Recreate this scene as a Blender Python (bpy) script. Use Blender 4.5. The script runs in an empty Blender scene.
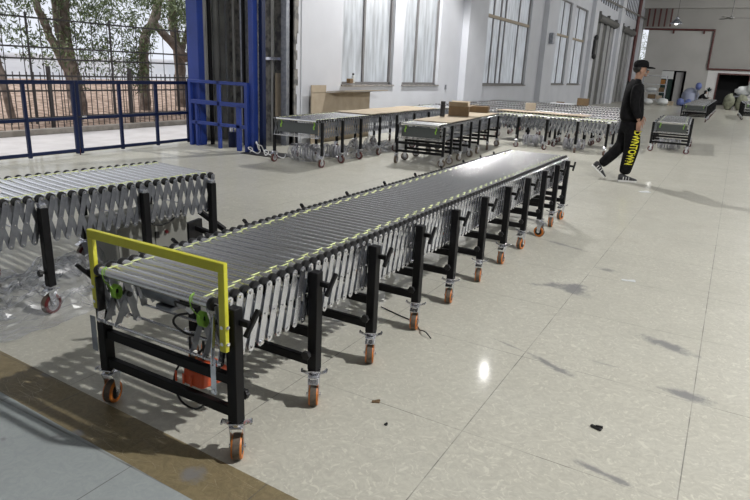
import bpy, math, random
from math import sin, cos, pi, sqrt, radians
from mathutils import Vector, Matrix
from mathutils.bvhtree import BVHTree
random.seed(7)
SC = bpy.context.scene
COL = SC.collection

# ------------------------------------------------------------------ materials
def mat(name, color, rough=.5, metal=0., noise=None, bump=None, spec=.5, emit=None, coat=0.):
    m = bpy.data.materials.new(name); m.use_nodes = True
    nt = m.node_tree; N = nt.nodes; L = nt.links
    b = N['Principled BSDF']
    b.inputs['Base Color'].default_value = (*color, 1)
    b.inputs['Roughness'].default_value = rough
    b.inputs['Metallic'].default_value = metal
    b.inputs['Specular IOR Level'].default_value = spec
    b.inputs['Coat Weight'].default_value = coat
    if emit:
        b.inputs['Emission Color'].default_value = (*emit[0], 1); b.inputs['Emission Strength'].default_value = emit[1]
    if noise or bump:
        tc = N.new('ShaderNodeTexCoord')
    if noise:                       # (scale, second colour, low, high)
        n = N.new('ShaderNodeTexNoise'); n.inputs['Scale'].default_value = noise[0]; n.inputs['Detail'].default_value = 6
        r = N.new('ShaderNodeMapRange'); r.inputs[1].default_value = noise[2]; r.inputs[2].default_value = noise[3]
        mx = N.new('ShaderNodeMix'); mx.data_type = 'RGBA'
        mx.inputs[6].default_value = (*color, 1); mx.inputs[7].default_value = (*noise[1], 1)
        L.new(tc.outputs['Object'], n.inputs['Vector']); L.new(n.outputs['Fac'], r.inputs[0]); L.new(r.outputs[0], mx.inputs[0])
        L.new(mx.outputs[2], b.inputs['Base Color'])
    if bump:                        # (scale, strength)
        n = N.new('ShaderNodeTexNoise'); n.inputs['Scale'].default_value = bump[0]; n.inputs['Detail'].default_value = 5
        bp = N.new('ShaderNodeBump'); bp.inputs['Strength'].default_value = bump[1]; bp.inputs['Distance'].default_value = .02
        L.new(tc.outputs['Object'], n.inputs['Vector']); L.new(n.outputs['Fac'], bp.inputs['Height']); L.new(bp.outputs[0], b.inputs['Normal'])
    return m

M = {}
M['steel'] = mat('roller_steel', (.86, .86, .87), .24, 1., bump=(60, .04))
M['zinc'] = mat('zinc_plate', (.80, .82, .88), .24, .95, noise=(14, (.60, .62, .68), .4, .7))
M['zinc_dull_shade'] = mat('zinc_plate_dull_shade', (.30, .315, .345), .40, .8, noise=(14, (.20, .21, .24), .4, .7))  # dull zinc parts; on inner lattice bars the dark tone stands for shade
M['chrome'] = mat('chrome', (.82, .82, .84), .18, 1.)
M['black'] = mat('black_powder_coat', (.008, .008, .009), .5, 0., spec=.22)
M['blackp'] = mat('black_plastic', (.014, .014, .015), .5)
M['orange'] = mat('orange_polyurethane', (.60, .18, .025), .45)
M['tread'] = mat('worn_wheel_tread', (.10, .085, .07), .8, noise=(60, (.15, .115, .085), .4, .6))
M['redwheel'] = mat('dark_red_wheel', (.10, .010, .012), .4)
M['greywheel'] = mat('grey_wheel_core', (.32, .32, .33), .5)
M['yellow'] = mat('yellow_paint', (.62, .60, .045), .42, noise=(9, (.55, .52, .04), .45, .7))
M['belt'] = mat('lime_drive_belt', (.66, .72, .33), .45)
M['lime'] = mat('lime_green_belt', (.26, .50, .06), .45)
M['orangebox'] = mat('orange_box', (.62, .085, .02), .5)
M['rubber'] = mat('cable_rubber', (.01, .01, .01), .5)
M['whitep'] = mat('white_plastic', (.75, .76, .78), .4)
M['grey_paint'] = mat('grey_cabinet_paint', (.22, .22, .20), .5)
M['darkplate'] = mat('dark_plate', (.09, .10, .10), .4, .4)
M['card'] = mat('cardboard', (.42, .35, .26), .85, noise=(5, (.36, .295, .215), .35, .7))
M['orangecard'] = mat('orange_brown_cardboard', (.30, .13, .03), .8)
M['cardd'] = mat('brown_cardboard', (.17, .11, .055), .85, noise=(6, (.13, .085, .045), .35, .7))
M['blue'] = mat('blue_paint', (.018, .048, .27), .45, noise=(4, (.014, .04, .22), .4, .7))
M['navy'] = mat('dark_blue_paint', (.006, .014, .055), .4, spec=.3)
M['wall'] = mat('white_wall_plaster', (.55, .565, .605), .8, noise=(1.2, (.50, .515, .555), .4, .75), bump=(30, .08))
M['wallg'] = mat('grey_wall_paint', (.36, .355, .34), .8, noise=(.6, (.33, .325, .31), .4, .7))
M['wallgd'] = mat('dark_grey_wall_paint', (.14, .14, .14), .8)
M['walll'] = mat('light_wall_paint', (.46, .455, .44), .8, noise=(.6, (.41, .405, .39), .4, .7))
M['wallw'] = mat('white_wall_paint', (.74, .74, .74), .8, noise=(.6, (.68, .68, .68), .4, .7))
M['concrete'] = mat('rough_concrete', (.25, .24, .22), .9, noise=(7, (.10, .10, .10), .42, .6), bump=(20, .5))
M['shaft'] = mat('shaft_grey_sheet', (.38, .38, .37), .5, .1, noise=(3, (.28, .28, .27), .4, .7))
M['ceil'] = mat('ceiling_grey', (.32, .32, .32), .8)
M['frame'] = mat('window_aluminium', (.17, .165, .165), .5, .2)
M['framel'] = mat('weathered_transom', (.34, .29, .22), .7, .1)
M['silld'] = mat('dusty_sill', (.30, .29, .28), .9, noise=(9, (.20, .19, .18), .4, .6))
M['pipe'] = mat('red_brown_pipe', (.10, .03, .028), .45)
M['shutter'] = mat('shutter_grey', (.13, .13, .125), .5, .2)
M['shutterl'] = mat('shutter_white_panel', (.33, .335, .345), .5)
M['skin'] = mat('skin', (.33, .19, .13), .5)
M['cloth'] = mat('black_cloth', (.007, .007, .008), .9, noise=(20, (.011, .011, .012), .4, .6), spec=.1)
M['hair'] = mat('black_hair', (.008, .007, .006), .6)
M['print'] = mat('yellow_print', (.72, .68, .03), .5)
M['shoe'] = mat('dark_shoe', (.03, .03, .035), .6)
M['shoew'] = mat('shoe_white', (.7, .7, .68), .6)
M['pave'] = mat('outdoor_paving', (.60, .575, .57), .85, noise=(2.2, (.50, .475, .465), .4, .7), bump=(15, .2))
M['kerb'] = mat('kerb_stone', (.36, .33, .29), .9, noise=(5, (.24, .22, .19), .4, .65))
M['soil'] = mat('leaf_litter', (.20, .13, .09), .95, noise=(5, (.46, .34, .27), .40, .60), bump=(12, .8))
M['bark'] = mat('tree_bark', (.15, .115, .095), .9, noise=(6, (.30, .25, .215), .4, .65), bump=(18, .6))
M['leaf'] = mat('tree_leaf', (.085, .12, .05), .5)
M['leafb'] = mat('tree_leaf_light', (.24, .30, .14), .5)
M['fence'] = mat('fence_iron', (.05, .045, .045), .6)
M['bluebag'] = mat('blue_bag', (.11, .15, .36), .5)
M['paleblue'] = mat('pale_blue_cover', (.30, .33, .44), .6)
M['sack'] = mat('olive_sack', (.16, .17, .12), .8, noise=(8, (.22, .23, .17), .4, .6))
M['whitebag'] = mat('white_bag', (.62, .64, .64), .6)
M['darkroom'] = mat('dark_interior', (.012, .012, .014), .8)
M['darkgreen'] = mat('dark_green_glass', (.015, .035, .03), .25)
M['bldg'] = mat('pale_building', (.93, .93, .95), .8, noise=(.35, (.80, .83, .88), .45, .6))
M['lampsoft'] = mat('lamp_soft_glow', (1, 1, 1), .5, emit=((1, .98, .95), 3.))
M['lampglow'] = mat('lamp_glow', (1, 1, 1), .5, emit=((1, .98, .95), 30.))

def glass_mat():
    m = bpy.data.materials.new('frosted_window_glass'); m.use_nodes = True
    nt = m.node_tree; N = nt.nodes; L = nt.links; N.clear()
    o = N.new('ShaderNodeOutputMaterial'); t = N.new('ShaderNodeBsdfTranslucent'); d = N.new('ShaderNodeBsdfDiffuse')
    g = N.new('ShaderNodeBsdfGlossy'); g.inputs['Roughness'].default_value = .25
    tc = N.new('ShaderNodeTexCoord'); mp = N.new('ShaderNodeMapping'); mp.inputs['Scale'].default_value = (1, 3.2, .6)
    n = N.new('ShaderNodeTexNoise'); n.inputs['Scale'].default_value = 2.2; n.inputs['Detail'].default_value = 8
    r = N.new('ShaderNodeValToRGB'); r.color_ramp.elements[0].position = .35; r.color_ramp.elements[1].position = .62
    r.color_ramp.elements[0].color = (.60, .62, .64, 1); r.color_ramp.elements[1].color = (.80, .83, .86, 1)
    L.new(tc.outputs['Object'], mp.inputs[0]); L.new(mp.outputs[0], n.inputs['Vector']); L.new(n.outputs['Fac'], r.inputs[0])
    L.new(r.outputs[0], t.inputs['Color']); L.new(r.outputs[0], d.inputs['Color'])
    m1 = N.new('ShaderNodeMixShader'); m1.inputs[0].default_value = .22
    m2 = N.new('ShaderNodeMixShader'); m2.inputs[0].default_value = .06
    L.new(t.outputs[0], m1.inputs[1]); L.new(d.outputs[0], m1.inputs[2]); L.new(m1.outputs[0], m2.inputs[1]); L.new(g.outputs[0], m2.inputs[2])
    L.new(m2.outputs[0], o.inputs[0]); return m
M['pane'] = glass_mat()
M['added_skylight'] = M['pane'].copy(); M['added_skylight'].name = 'added_skylight_sheet'  # sheet for the added roof strips

def film_mat():
    m = bpy.data.materials.new('clear_plastic_film'); m.use_nodes = True
    nt = m.node_tree; N = nt.nodes; L = nt.links; N.clear()
    o = N.new('ShaderNodeOutputMaterial'); t = N.new('ShaderNodeBsdfTransparent'); t.inputs[0].default_value = (.92, .93, .95, 1)
    g = N.new('ShaderNodeBsdfGlossy'); g.inputs['Roughness'].default_value = .34
    d = N.new('ShaderNodeBsdfDiffuse'); d.inputs[0].default_value = (.6, .6, .64, 1)
    lw = N.new('ShaderNodeLayerWeight'); lw.inputs[0].default_value = .35
    mr = N.new('ShaderNodeMapRange'); mr.inputs[3].default_value = .06; mr.inputs[4].default_value = .6
    m1 = N.new('ShaderNodeMixShader'); m1.inputs[0].default_value = .3
    m2 = N.new('ShaderNodeMixShader')
    L.new(g.outputs[0], m1.inputs[1]); L.new(d.outputs[0], m1.inputs[2])
    L.new(lw.outputs['Facing'], mr.inputs[0]); L.new(mr.outputs[0], m2.inputs[0])
    L.new(t.outputs[0], m2.inputs[1]); L.new(m1.outputs[0], m2.inputs[2]); L.new(m2.outputs[0], o.inputs[0]); return m
M['film'] = film_mat()

def floor_mat(name, c1, c2, joints, stains, rough=(.42, .6), scr=.0, coat=.35, fleck=1.):
    """worn sheet floor: mottling, joint lines at given spacing, shaped stains"""
    m = bpy.data.materials.new(name); m.use_nodes = True
    nt = m.node_tree; N = nt.nodes; L = nt.links; b = N['Principled BSDF']
    geo = N.new('ShaderNodeNewGeometry'); sep = N.new('ShaderNodeSeparateXYZ'); L.new(geo.outputs['Position'], sep.inputs[0])
    def mth(op, a, b_=None, c=None):
        n = N.new('ShaderNodeMath'); n.operation = op
        for i, v in enumerate((a, b_, c)):
            if v is None: continue
            if isinstance(v, (int, float)): n.inputs[i].default_value = v
            else: L.new(v, n.inputs[i])
        return n.outputs[0]
    def noise(sc, det=6, rough=.6, vec=None, dist=0.):
        n = N.new('ShaderNodeTexNoise'); n.inputs['Scale'].default_value = sc; n.inputs['Detail'].default_value = det
        n.inputs['Roughness'].default_value = rough; n.inputs['Distortion'].default_value = dist
        L.new(vec or geo.outputs['Position'], n.inputs['Vector']); return n.outputs['Fac']
    def rng(v, a, b_, c=0., d=1.):
        n = N.new('ShaderNodeMapRange'); n.inputs[1].default_value = a; n.inputs[2].default_value = b_
        n.inputs[3].default_value = c; n.inputs[4].default_value = d; L.new(v, n.inputs[0]); return n.outputs[0]
    def mix(f, a, b_):
        n = N.new('ShaderNodeMix'); n.data_type = 'RGBA'; L.new(f, n.inputs[0])
        for i, v in ((6, a), (7, b_)):
            if isinstance(v, tuple): n.inputs[i].default_value = (*v, 1)
            else: L.new(v, n.inputs[i])
        return n.outputs[2]
    col = mix(rng(noise(13, 9, .75, dist=2.5), .40, .60), c1, c2)
    fl = mix(mth('MULTIPLY', rng(noise(11, 6, .6, dist=4.), .56, .63), fleck), col, tuple(min(1, x * 1.13) for x in c1))
    big = noise(.9, 4)
    col = mix(rng(big, .42, .75, 0, .45), fl, tuple(x * .80 for x in c1))
    # scuffs: thin dark streaks
    mp = N.new('ShaderNodeMapping'); mp.inputs['Rotation'].default_value = (0, 0, .5); mp.inputs['Scale'].default_value = (1.3, 7, 1)
    L.new(geo.outputs['Position'], mp.inputs[0])
    sc = rng(noise(1.6, 10, .72, mp.outputs[0], .8), .665, .72)
    sc2 = mth('MULTIPLY', sc, rng(noise(.7, 3), .45, .62))
    col = mix(mth('MULTIPLY', sc2, .55), col, (.10, .095, .09))
    if scr:
        w = N.new('ShaderNodeTexVoronoi'); w.feature = 'DISTANCE_TO_EDGE'; w.inputs['Scale'].default_value = 5
        L.new(mp.outputs[0], w.inputs['Vector'])
        cr = mth('MULTIPLY', rng(w.outputs['Distance'], .012, .0), rng(noise(3, 3), .45, .65))
        col = mix(mth('MULTIPLY', cr, scr), col, (.6, .55, .42))
    # joints
    for ax, off, sp, wd in joints:
        p = mth('SUBTRACT', sep.outputs[ax], off)
        if sp:
            q = mth('ABSOLUTE', mth('SUBTRACT', mth('FRACT', mth('ADD', mth('DIVIDE', p, sp), .5)), .5))
            q = mth('MULTIPLY', q, sp)
        else: q = mth('ABSOLUTE', p)
        j = mth('MULTIPLY', rng(q, wd, wd * .4), rng(noise(3.5, 4), .35, .6, .15, .8))
        col = mix(j, col, (.09, .085, .08))
    wob = noise(9, 6, .7)
    for x, y, rx, ry, rot, st in stains:
        dx = mth('SUBTRACT', sep.outputs[0], x); dy = mth('SUBTRACT', sep.outputs[1], y)
        u = mth('ADD', mth('MULTIPLY', dx, cos(rot) / rx), mth('MULTIPLY', dy, sin(rot) / rx))
        v = mth('ADD', mth('MULTIPLY', dx, -sin(rot) / ry), mth('MULTIPLY', dy, cos(rot) / ry))
        d = mth('SQRT', mth('ADD', mth('MULTIPLY', u, u), mth('MULTIPLY', v, v)))
        d = mth('ADD', d, mth('MULTIPLY', mth('SUBTRACT', wob, .5), 3.2))
        col = mix(mth('MULTIPLY', rng(d, 1.15, .4), st), col, (.185, .185, .19))
    L.new(col, b.inputs['Base Color'])
    L.new(rng(noise(2.5, 6), .35, .7, rough[0], rough[1]), b.inputs['Roughness'])
    b.inputs['Specular IOR Level'].default_value = .35
    b.inputs['Coat Weight'].default_value = coat; b.inputs['Coat Roughness'].default_value = .09; b.inputs['Coat IOR'].default_value = 1.4
    bp = N.new('ShaderNodeBump'); bp.inputs['Strength'].default_value = .06; bp.inputs['Distance'].default_value = .01
    L.new(noise(7, 4), bp.inputs['Height']); L.new(bp.outputs[0], b.inputs['Normal'])
    return m
STAINS = [(-.86, 4.72, .15, .13, .2, .85), (-.98, 4.74, .20, .05, .5, .7), (-.13, 4.02, .19, .06, -.35, .85), (.06, 3.37, .12, .05, -.2, .85),
          (-.66, 3.30, .15, .03, -.45, .8), (-.72, 5.42, .09, .05, 0, .7), (-1.22, 6.0, .25, .035, -.35, .6), (-.20, 2.42, .14, .02, -.2, .8),
          (-.95, 3.42, .16, .01, -.3, .5), (-.36, 3.5, .1, .012, 0, .4)]
M['floor'] = floor_mat('worn_beige_floor', (.51, .50, .43), (.43, .415, .36),
                       [(0, -.83, .912, .0034), (1, 2.38, .93, .0028)], STAINS)
M['floorb'] = floor_mat('brown_floor_strip', (.235, .19, .105), (.17, .135, .075), [(0, -2.55, 1.21, .004), (1, 1.636, 0, .004)],
                        [(-1.62, 1.47, .06, .05, 0, .8), (-2.25, 1.40, .03, .02, 0, .8), (-2.84, 1.63, .05, .02, 0, .7)], (.45, .6), .7, .08, .35)
M['floorg'] = floor_mat('grey_floor_paint', (.345, .375, .375), (.30, .33, .335), [(0, -1.87, .912, .003), (1, 1.372, 0, .006)],
                        [(-1.62, 1.25, .03, .022, .3, .9), (-2.30, 1.33, .03, .012, .6, .8), (-2.47, 1.2, .02, .015, 0, .7), (-2.28, .98, .05, .008, .9, .7)], (.5, .7), 0., .02, .15)

# ------------------------------------------------------------------ mesh building
class MB:
    def __init__(s): s.v = []; s.f = []; s.m = []; s.sm = []; s.mats = []
    def mi(s, m):
        if m not in s.mats: s.mats.append(m)
        return s.mats.index(m)
    def add(s, vs, fs, m, smooth=False):
        o = len(s.v); k = s.mi(m)
        s.v += [tuple(v) for v in vs]
        for f in fs: s.f.append(tuple(o + i for i in f)); s.m.append(k); s.sm.append(smooth)
    def box(s, c, size, m, rot=None, ch=0.):
        hx, hy, hz = [d / 2 for d in size]
        R = rot if rot is not None else Matrix.Identity(3)
        c = Vector(c)
        if ch <= 0:
            vs = [c + R @ Vector((x * hx, y * hy, z * hz)) for x in (-1, 1) for y in (-1, 1) for z in (-1, 1)]
            s.add(vs, [(0, 1, 3, 2), (4, 6, 7, 5), (0, 4, 5, 1), (2, 3, 7, 6), (0, 2, 6, 4), (1, 5, 7, 3)], m)
        else:       # chamfered along z edges and both rims
            pr = [(hx - ch, -hy), (hx, -hy + ch), (hx, hy - ch), (hx - ch, hy), (-hx + ch, hy), (-hx, hy - ch), (-hx, -hy + ch), (-hx + ch, -hy)]
            ins = [(x * (1 - ch / hx), y * (1 - ch / hy)) for x, y in pr]
            rings = [(ins, -hz), (pr, -hz + ch), (pr, hz - ch), (ins, hz)]
            vs = [c + R @ Vector((x, y, z)) for ring, z in rings for x, y in ring]
            fs = [tuple(range(7, -1, -1)), tuple(range(24, 32))]
            for k in range(3):
                for i in range(8):
                    j = (i + 1) % 8; fs.append((k * 8 + i, k * 8 + j, k * 8 + 8 + j, k * 8 + 8 + i))
            s.add(vs, fs, m)
    def cyl(s, a, b, r, m, n=12, r2=None, cap=True, smooth=True):
        a = Vector(a); b = Vector(b); d = (b - a)
        if d.length < 1e-9: return
        q = d.to_track_quat('Z', 'Y').to_matrix(); r2 = r if r2 is None else r2
        vs = [a + q @ Vector((r * cos(2 * pi * i / n), r * sin(2 * pi * i / n), 0)) for i in range(n)] + \
             [b + q @ Vector((r2 * cos(2 * pi * i / n), r2 * sin(2 * pi * i / n), 0)) for i in range(n)]
        s.add(vs, [(i, (i + 1) % n, n + (i + 1) % n, n + i) for i in range(n)], m, smooth)
        if cap:
            s.add(vs[:n], [tuple(range(n - 1, -1, -1))], m); s.add(vs[n:], [tuple(range(n))], m)
    def tube(s, pts, r, m, n=8, closed=False, rs=None, smooth=False):
        pts = [Vector(p) for p in pts]
        if smooth:
            P = [pts[0]] + pts + [pts[-1]]; out = []
            for i in range(1, len(P) - 2):
                a, b_, c, d = P[i - 1:i + 3]
                for k in range(5):
                    t = k / 5; out.append(.5 * ((2 * b_) + (c - a) * t + (2 * a - 5 * b_ + 4 * c - d) * t * t + (3 * b_ - a - 3 * c + d) * t ** 3))
            pts = out + [pts[-1]]
        k = len(pts); vs = []; up = None
        for i, p in enumerate(pts):
            if closed: t = pts[(i + 1) % k] - pts[i - 1]
            else: t = pts[min(i + 1, k - 1)] - pts[max(i - 1, 0)]
            t.normalize()
            if up is None:
                up = Vector((0, 0, 1)) if abs(t.z) < .9 else Vector((1, 0, 0))
            x = up.cross(t)
            if x.length < 1e-5: x = Vector((1, .01, 0)).cross(t)
            x.normalize(); y = t.cross(x); up = y
            rr = rs[i] if rs else r
            vs += [p + x * rr * cos(2 * pi * j / n) + y * rr * sin(2 * pi * j / n) for j in range(n)]
        fs = []
        for i in range(k if closed else k - 1):
            i2 = (i + 1) % k
            for j in range(n): fs.append((i * n + j, i * n + (j + 1) % n, i2 * n + (j + 1) % n, i2 * n + j))
        s.add(vs, fs, m, True)
        if not closed:
            s.add(vs[:n], [tuple(range(n - 1, -1, -1))], m); s.add(vs[-n:], [tuple(range(n))], m)
    def lathe(s, prof, m, n=20, c=(0, 0, 0), axis='Z', mats=None):
        c = Vector(c); vs = []
        for r, z in prof:
            for i in range(n):
                a = 2 * pi * i / n; x, y = r * cos(a), r * sin(a)
                v = {'Z': (x, y, z), 'X': (z, x, y), 'Y': (x, z, y)}[axis]; vs.append(c + Vector(v))
        for k in range(len(prof) - 1):
            fs = [(k * n + i, k * n + (i + 1) % n, (k + 1) * n + (i + 1) % n, (k + 1) * n + i) for i in range(n)]
            s.add(vs, fs, mats[k] if mats else m, True) if False else s._f(vs, fs, mats[k] if mats else m)
        s.add(vs[:n], [tuple(range(n))], m); s.add(vs[-n:], [tuple(range(n))], m)
    def _f(s, vs, fs, m):
        used = sorted({i for f in fs for i in f}); mp = {u: i for i, u in enumerate(used)}
        s.add([vs[u] for u in used], [tuple(mp[i] for i in f) for f in fs], m, True)
    def ell(s, c, r, m, n=12, k=8, rot=None):
        c = Vector(c); R = rot or Matrix.Identity(3); vs = []
        for j in range(k + 1):
            ph = pi * j / k
            for i in range(n):
                a = 2 * pi * i / n
                vs.append(c + R @ Vector((r[0] * sin(ph) * cos(a), r[1] * sin(ph) * sin(a), r[2] * cos(ph))))
        s.add(vs, [(j * n + i, (j + 1) * n + i, (j + 1) * n + (i + 1) % n, j * n + (i + 1) % n) for j in range(k) for i in range(n)], m, True)
    def mesh(s, name):
        me = bpy.data.meshes.new(name); me.from_pydata(s.v, [], s.f)
        for m in s.mats: me.materials.append(M[m])
        me.polygons.foreach_set('material_index', s.m); me.polygons.foreach_set('use_smooth', s.sm); me.update()
        return me
    def build(s, name, parent=None, loc=None, rot=None):
        return link(name, s.mesh(name), parent, loc, rot)

def link(name, me, parent=None, loc=None, rot=None):
    o = bpy.data.objects.new(name, me); COL.objects.link(o)
    if parent: o.parent = parent
    if loc is not None: o.location = loc
    if rot is not None: o.rotation_euler = rot
    return o
def thing(name, label, cat, loc=(0, 0, 0), rz=0., group=None):
    return tag(link(name, None, None, loc, (0, 0, rz)), label, cat, group)
def tag(o, label, cat, group=None, kind=None):
    o['label'] = label; o['category'] = cat
    if group: o['group'] = group
    if kind: o['kind'] = kind
    return o
def struct(o, label=None):
    o['kind'] = 'structure'
    if label: o['label'] = label
    return o
CACHE = {}
def cached(key, fn):
    if key not in CACHE: CACHE[key] = fn()
    return CACHE[key]

# ------------------------------------------------------------------ conveyor pieces
def roller_mesh(w, detail, odd):
    def f():
        b = MB(); x0, x1 = -.065, -(w - .065); n = 18 if detail else 12; r = .0208
        b.cyl((x0 - .012, 0, 0), (x1 + .012, 0, 0), r, 'steel', n)
        b.lathe([(.010, x0 + .012), (.026, x0 + .010), (.027, x0 + .004), (.027, x0 - .006), (.024, x0 - .012)], 'blackp', n, axis='X')
        b.lathe([(.024, x1 + .012), (.027, x1 + .006), (.027, x1 - .004), (.026, x1 - .010), (.010, x1 - .012)], 'blackp', n, axis='X')
        b.cyl((-.020 if False else -.030, 0, 0), (x0, 0, 0), .006, 'chrome', 6); b.cyl((-(w - .030), 0, 0), (x1, 0, 0), .006, 'chrome', 6)
        return b.mesh('roller')
    return cached(('roller', w, detail), f)
def belt_geo(b, x, y0, pitch, z0=0.):
    R = .0180
    pts = [(x, y0 - R * sin(a), z0 + R * cos(a)) for a in [pi * k / 6 for k in range(7)]] + \
          [(x, y0 + pitch - R * sin(a), z0 + R * cos(a)) for a in [pi + pi * k / 6 for k in range(7)]]
    b.tube(pts, .0034, 'belt', 5, closed=True)
def belt_mesh(w, pitch, odd):
    def f():
        b = MB(); belt_geo(b, -(.115 + .020 * odd), 0, pitch); return b.mesh('drive_belt')
    return cached(('belt', w, pitch, odd), f)
def bar_geo(b, x, y0, z0, y1, z1, wd, m, detail=True, bolt=1):
    """flat bar with round ends in the YZ plane from (y0,z0) top to (y1,z1) bottom"""
    p0 = Vector((x, y0, z0)); p1 = Vector((x, y1, z1)); d = (p1 - p0).normalized(); s = Vector((0, -d.z, d.y)); h = wd / 2; t = .0022
    k = 4 if detail else 1; out = []
    for j in range(k + 1):
        a = pi * j / k; out.append(p0 - d * h * sin(a) + s * h * cos(a))
    for j in range(k + 1):
        a = pi * j / k; out.append(p1 + d * h * sin(a) - s * h * cos(a))
    n = len(out); X = Vector((t, 0, 0))
    vs = [v + X for v in out] + [v - X for v in out]
    b.add(vs, [tuple(range(n)), tuple(range(2 * n - 1, n - 1, -1))] + [(i, n + i, n + (i + 1) % n, (i + 1) % n) for i in range(n)], m)
    if bolt:
        for q, rr in ((p0, .0085), ((p0 + p1) / 2, .005), (p1, .0075)):
            b.cyl(q + Vector((bolt * t, 0, 0)), q + Vector((bolt * (t + .005), 0, 0)), rr, 'chrome', 8 if detail else 5, r2=rr * .7)
def caster_mesh(detail, wheelkind, R):
    def f():
        b = MB(); z = R; W = .017
        b.box((0, 0, .183), (.062, .062, .006), 'chrome', ch=.002)
        b.cyl((0, 0, .166), (0, 0, .180), .024, 'chrome', 14, r2=.028)
        b.box((0, -.012, .160), (.052, .075, .007), 'zinc', ch=.002)
        for sx in (-1, 1):
            vs = [(sx * .0285, y, zz) for y, zz in ((.024, .162), (-.046, .162), (-.046, .135), (-.028, z - .012), (.000, z - .012), (.004, .12))]
            vs2 = [(sx * .0255, v[1], v[2]) for v in vs]; n = len(vs)
            b.add(vs + vs2, [tuple(range(n)), tuple(range(2 * n - 1, n - 1, -1))] + [(i, (i + 1) % n, n + (i + 1) % n, n + i) for i in range(n)], 'zinc')
            b.cyl((sx * .0285, -.014, z), (sx * .035, -.014, z), .010, 'chrome', 8)
        return b.mesh('caster')
    return cached(('caster', detail, R), f)
def wheel_mesh(kind, R, detail):
    def f():
        b = MB(); n = 24 if detail else 14
        if kind == 'orange': side, tread, core = 'orange', 'tread', 'blackp'
        elif kind == 'red': side, tread, core = 'redwheel', 'tread', 'greywheel'
        else: side, tread, core = 'tread', 'tread', 'greywheel'
        pr = [(R * .30, .017), (R * .62, .016), (R * .66, .021), (R * .94, .022), (R, .015), (R, -.015), (R * .94, -.022), (R * .66, -.021), (R * .62, -.016), (R * .30, -.017)]
        b.lathe(pr, core, n, axis='X', mats=[core, core, side, side, tread, side, side, core, core])
        b.cyl((-.021, 0, 0), (.021, 0, 0), .008, 'chrome', 8)
        return b.mesh('wheel')
    return cached(('wheel', kind, R, detail), f)
def pedal_mesh():
    def f():
        b = MB()
        b.box((0, -.062, .150), (.050, .040, .005), 'chrome', Matrix.Rotation(.45, 3, 'X'), ch=.0015)
        b.box((0, -.040, .158), (.030, .030, .006), 'chrome')
        b.box((.040, -.012, .170), (.050, .030, .006), 'chrome', Matrix.Rotation(-.4, 3, 'Y'), ch=.001)
        b.box((-.040, -.012, .170), (.050, .030, .006), 'chrome', Matrix.Rotation(.4, 3, 'Y'), ch=.001)
        b.cyl((-.060, -.012, .178), (-.060, .012, .178), .006, 'zinc', 6); b.cyl((.060, -.012, .178), (.060, .012, .178), .006, 'zinc', 6)
        return b.mesh('brake_pedal')
    return cached('pedal', f)
def post_mesh(z1, wd, top):
    def f():
        b = MB(); z0 = .186
        b.box((0, 0, (z0 + z1) / 2), (wd, wd, z1 - z0), 'black', ch=.003)
        if top == 'cap': b.box((0, 0, z1 + .012), (wd * .8, wd * .9, .026), 'zinc', ch=.004)
        if top == 'white': b.box((0, 0, z1 + .012), (wd * 1.1, wd * 1.1, .03), 'whitep', ch=.004)
        return b.mesh('leg')
    return cached(('post', z1, wd, top), f)
def knob_mesh():
    def f():
        b = MB(); n = 24; pr = []
        vs = []
        for y in (0, -.018):
            for i in range(n):
                a = 2 * pi * i / n; r = .021 + .0025 * cos(6 * a); vs.append((r * cos(a), y - .018, r * sin(a)))
        b.add(vs, [(i, (i + 1) % n, n + (i + 1) % n, n + i) for i in range(n)] + [tuple(range(n)), tuple(range(2 * n - 1, n - 1, -1))], 'blackp')
        b.cyl((0, 0, 0), (0, -.02, 0), .009, 'blackp', 10)
        return b.mesh('height_knob')
    return cached('knob', f)
def handle_mesh():
    def f():
        b = MB()
        b.box((.045, .010, .628), (.05, .022, .024), 'black', ch=.002)
        d = Vector((0, .075, .085)); q = d.to_track_quat('Z', 'X').to_matrix()
        b.box((.070, .025, .628), (.016, .020, .118), 'black', q, ch=.002)
        return b.mesh('side_handle')
    return cached('handle', f)

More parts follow.
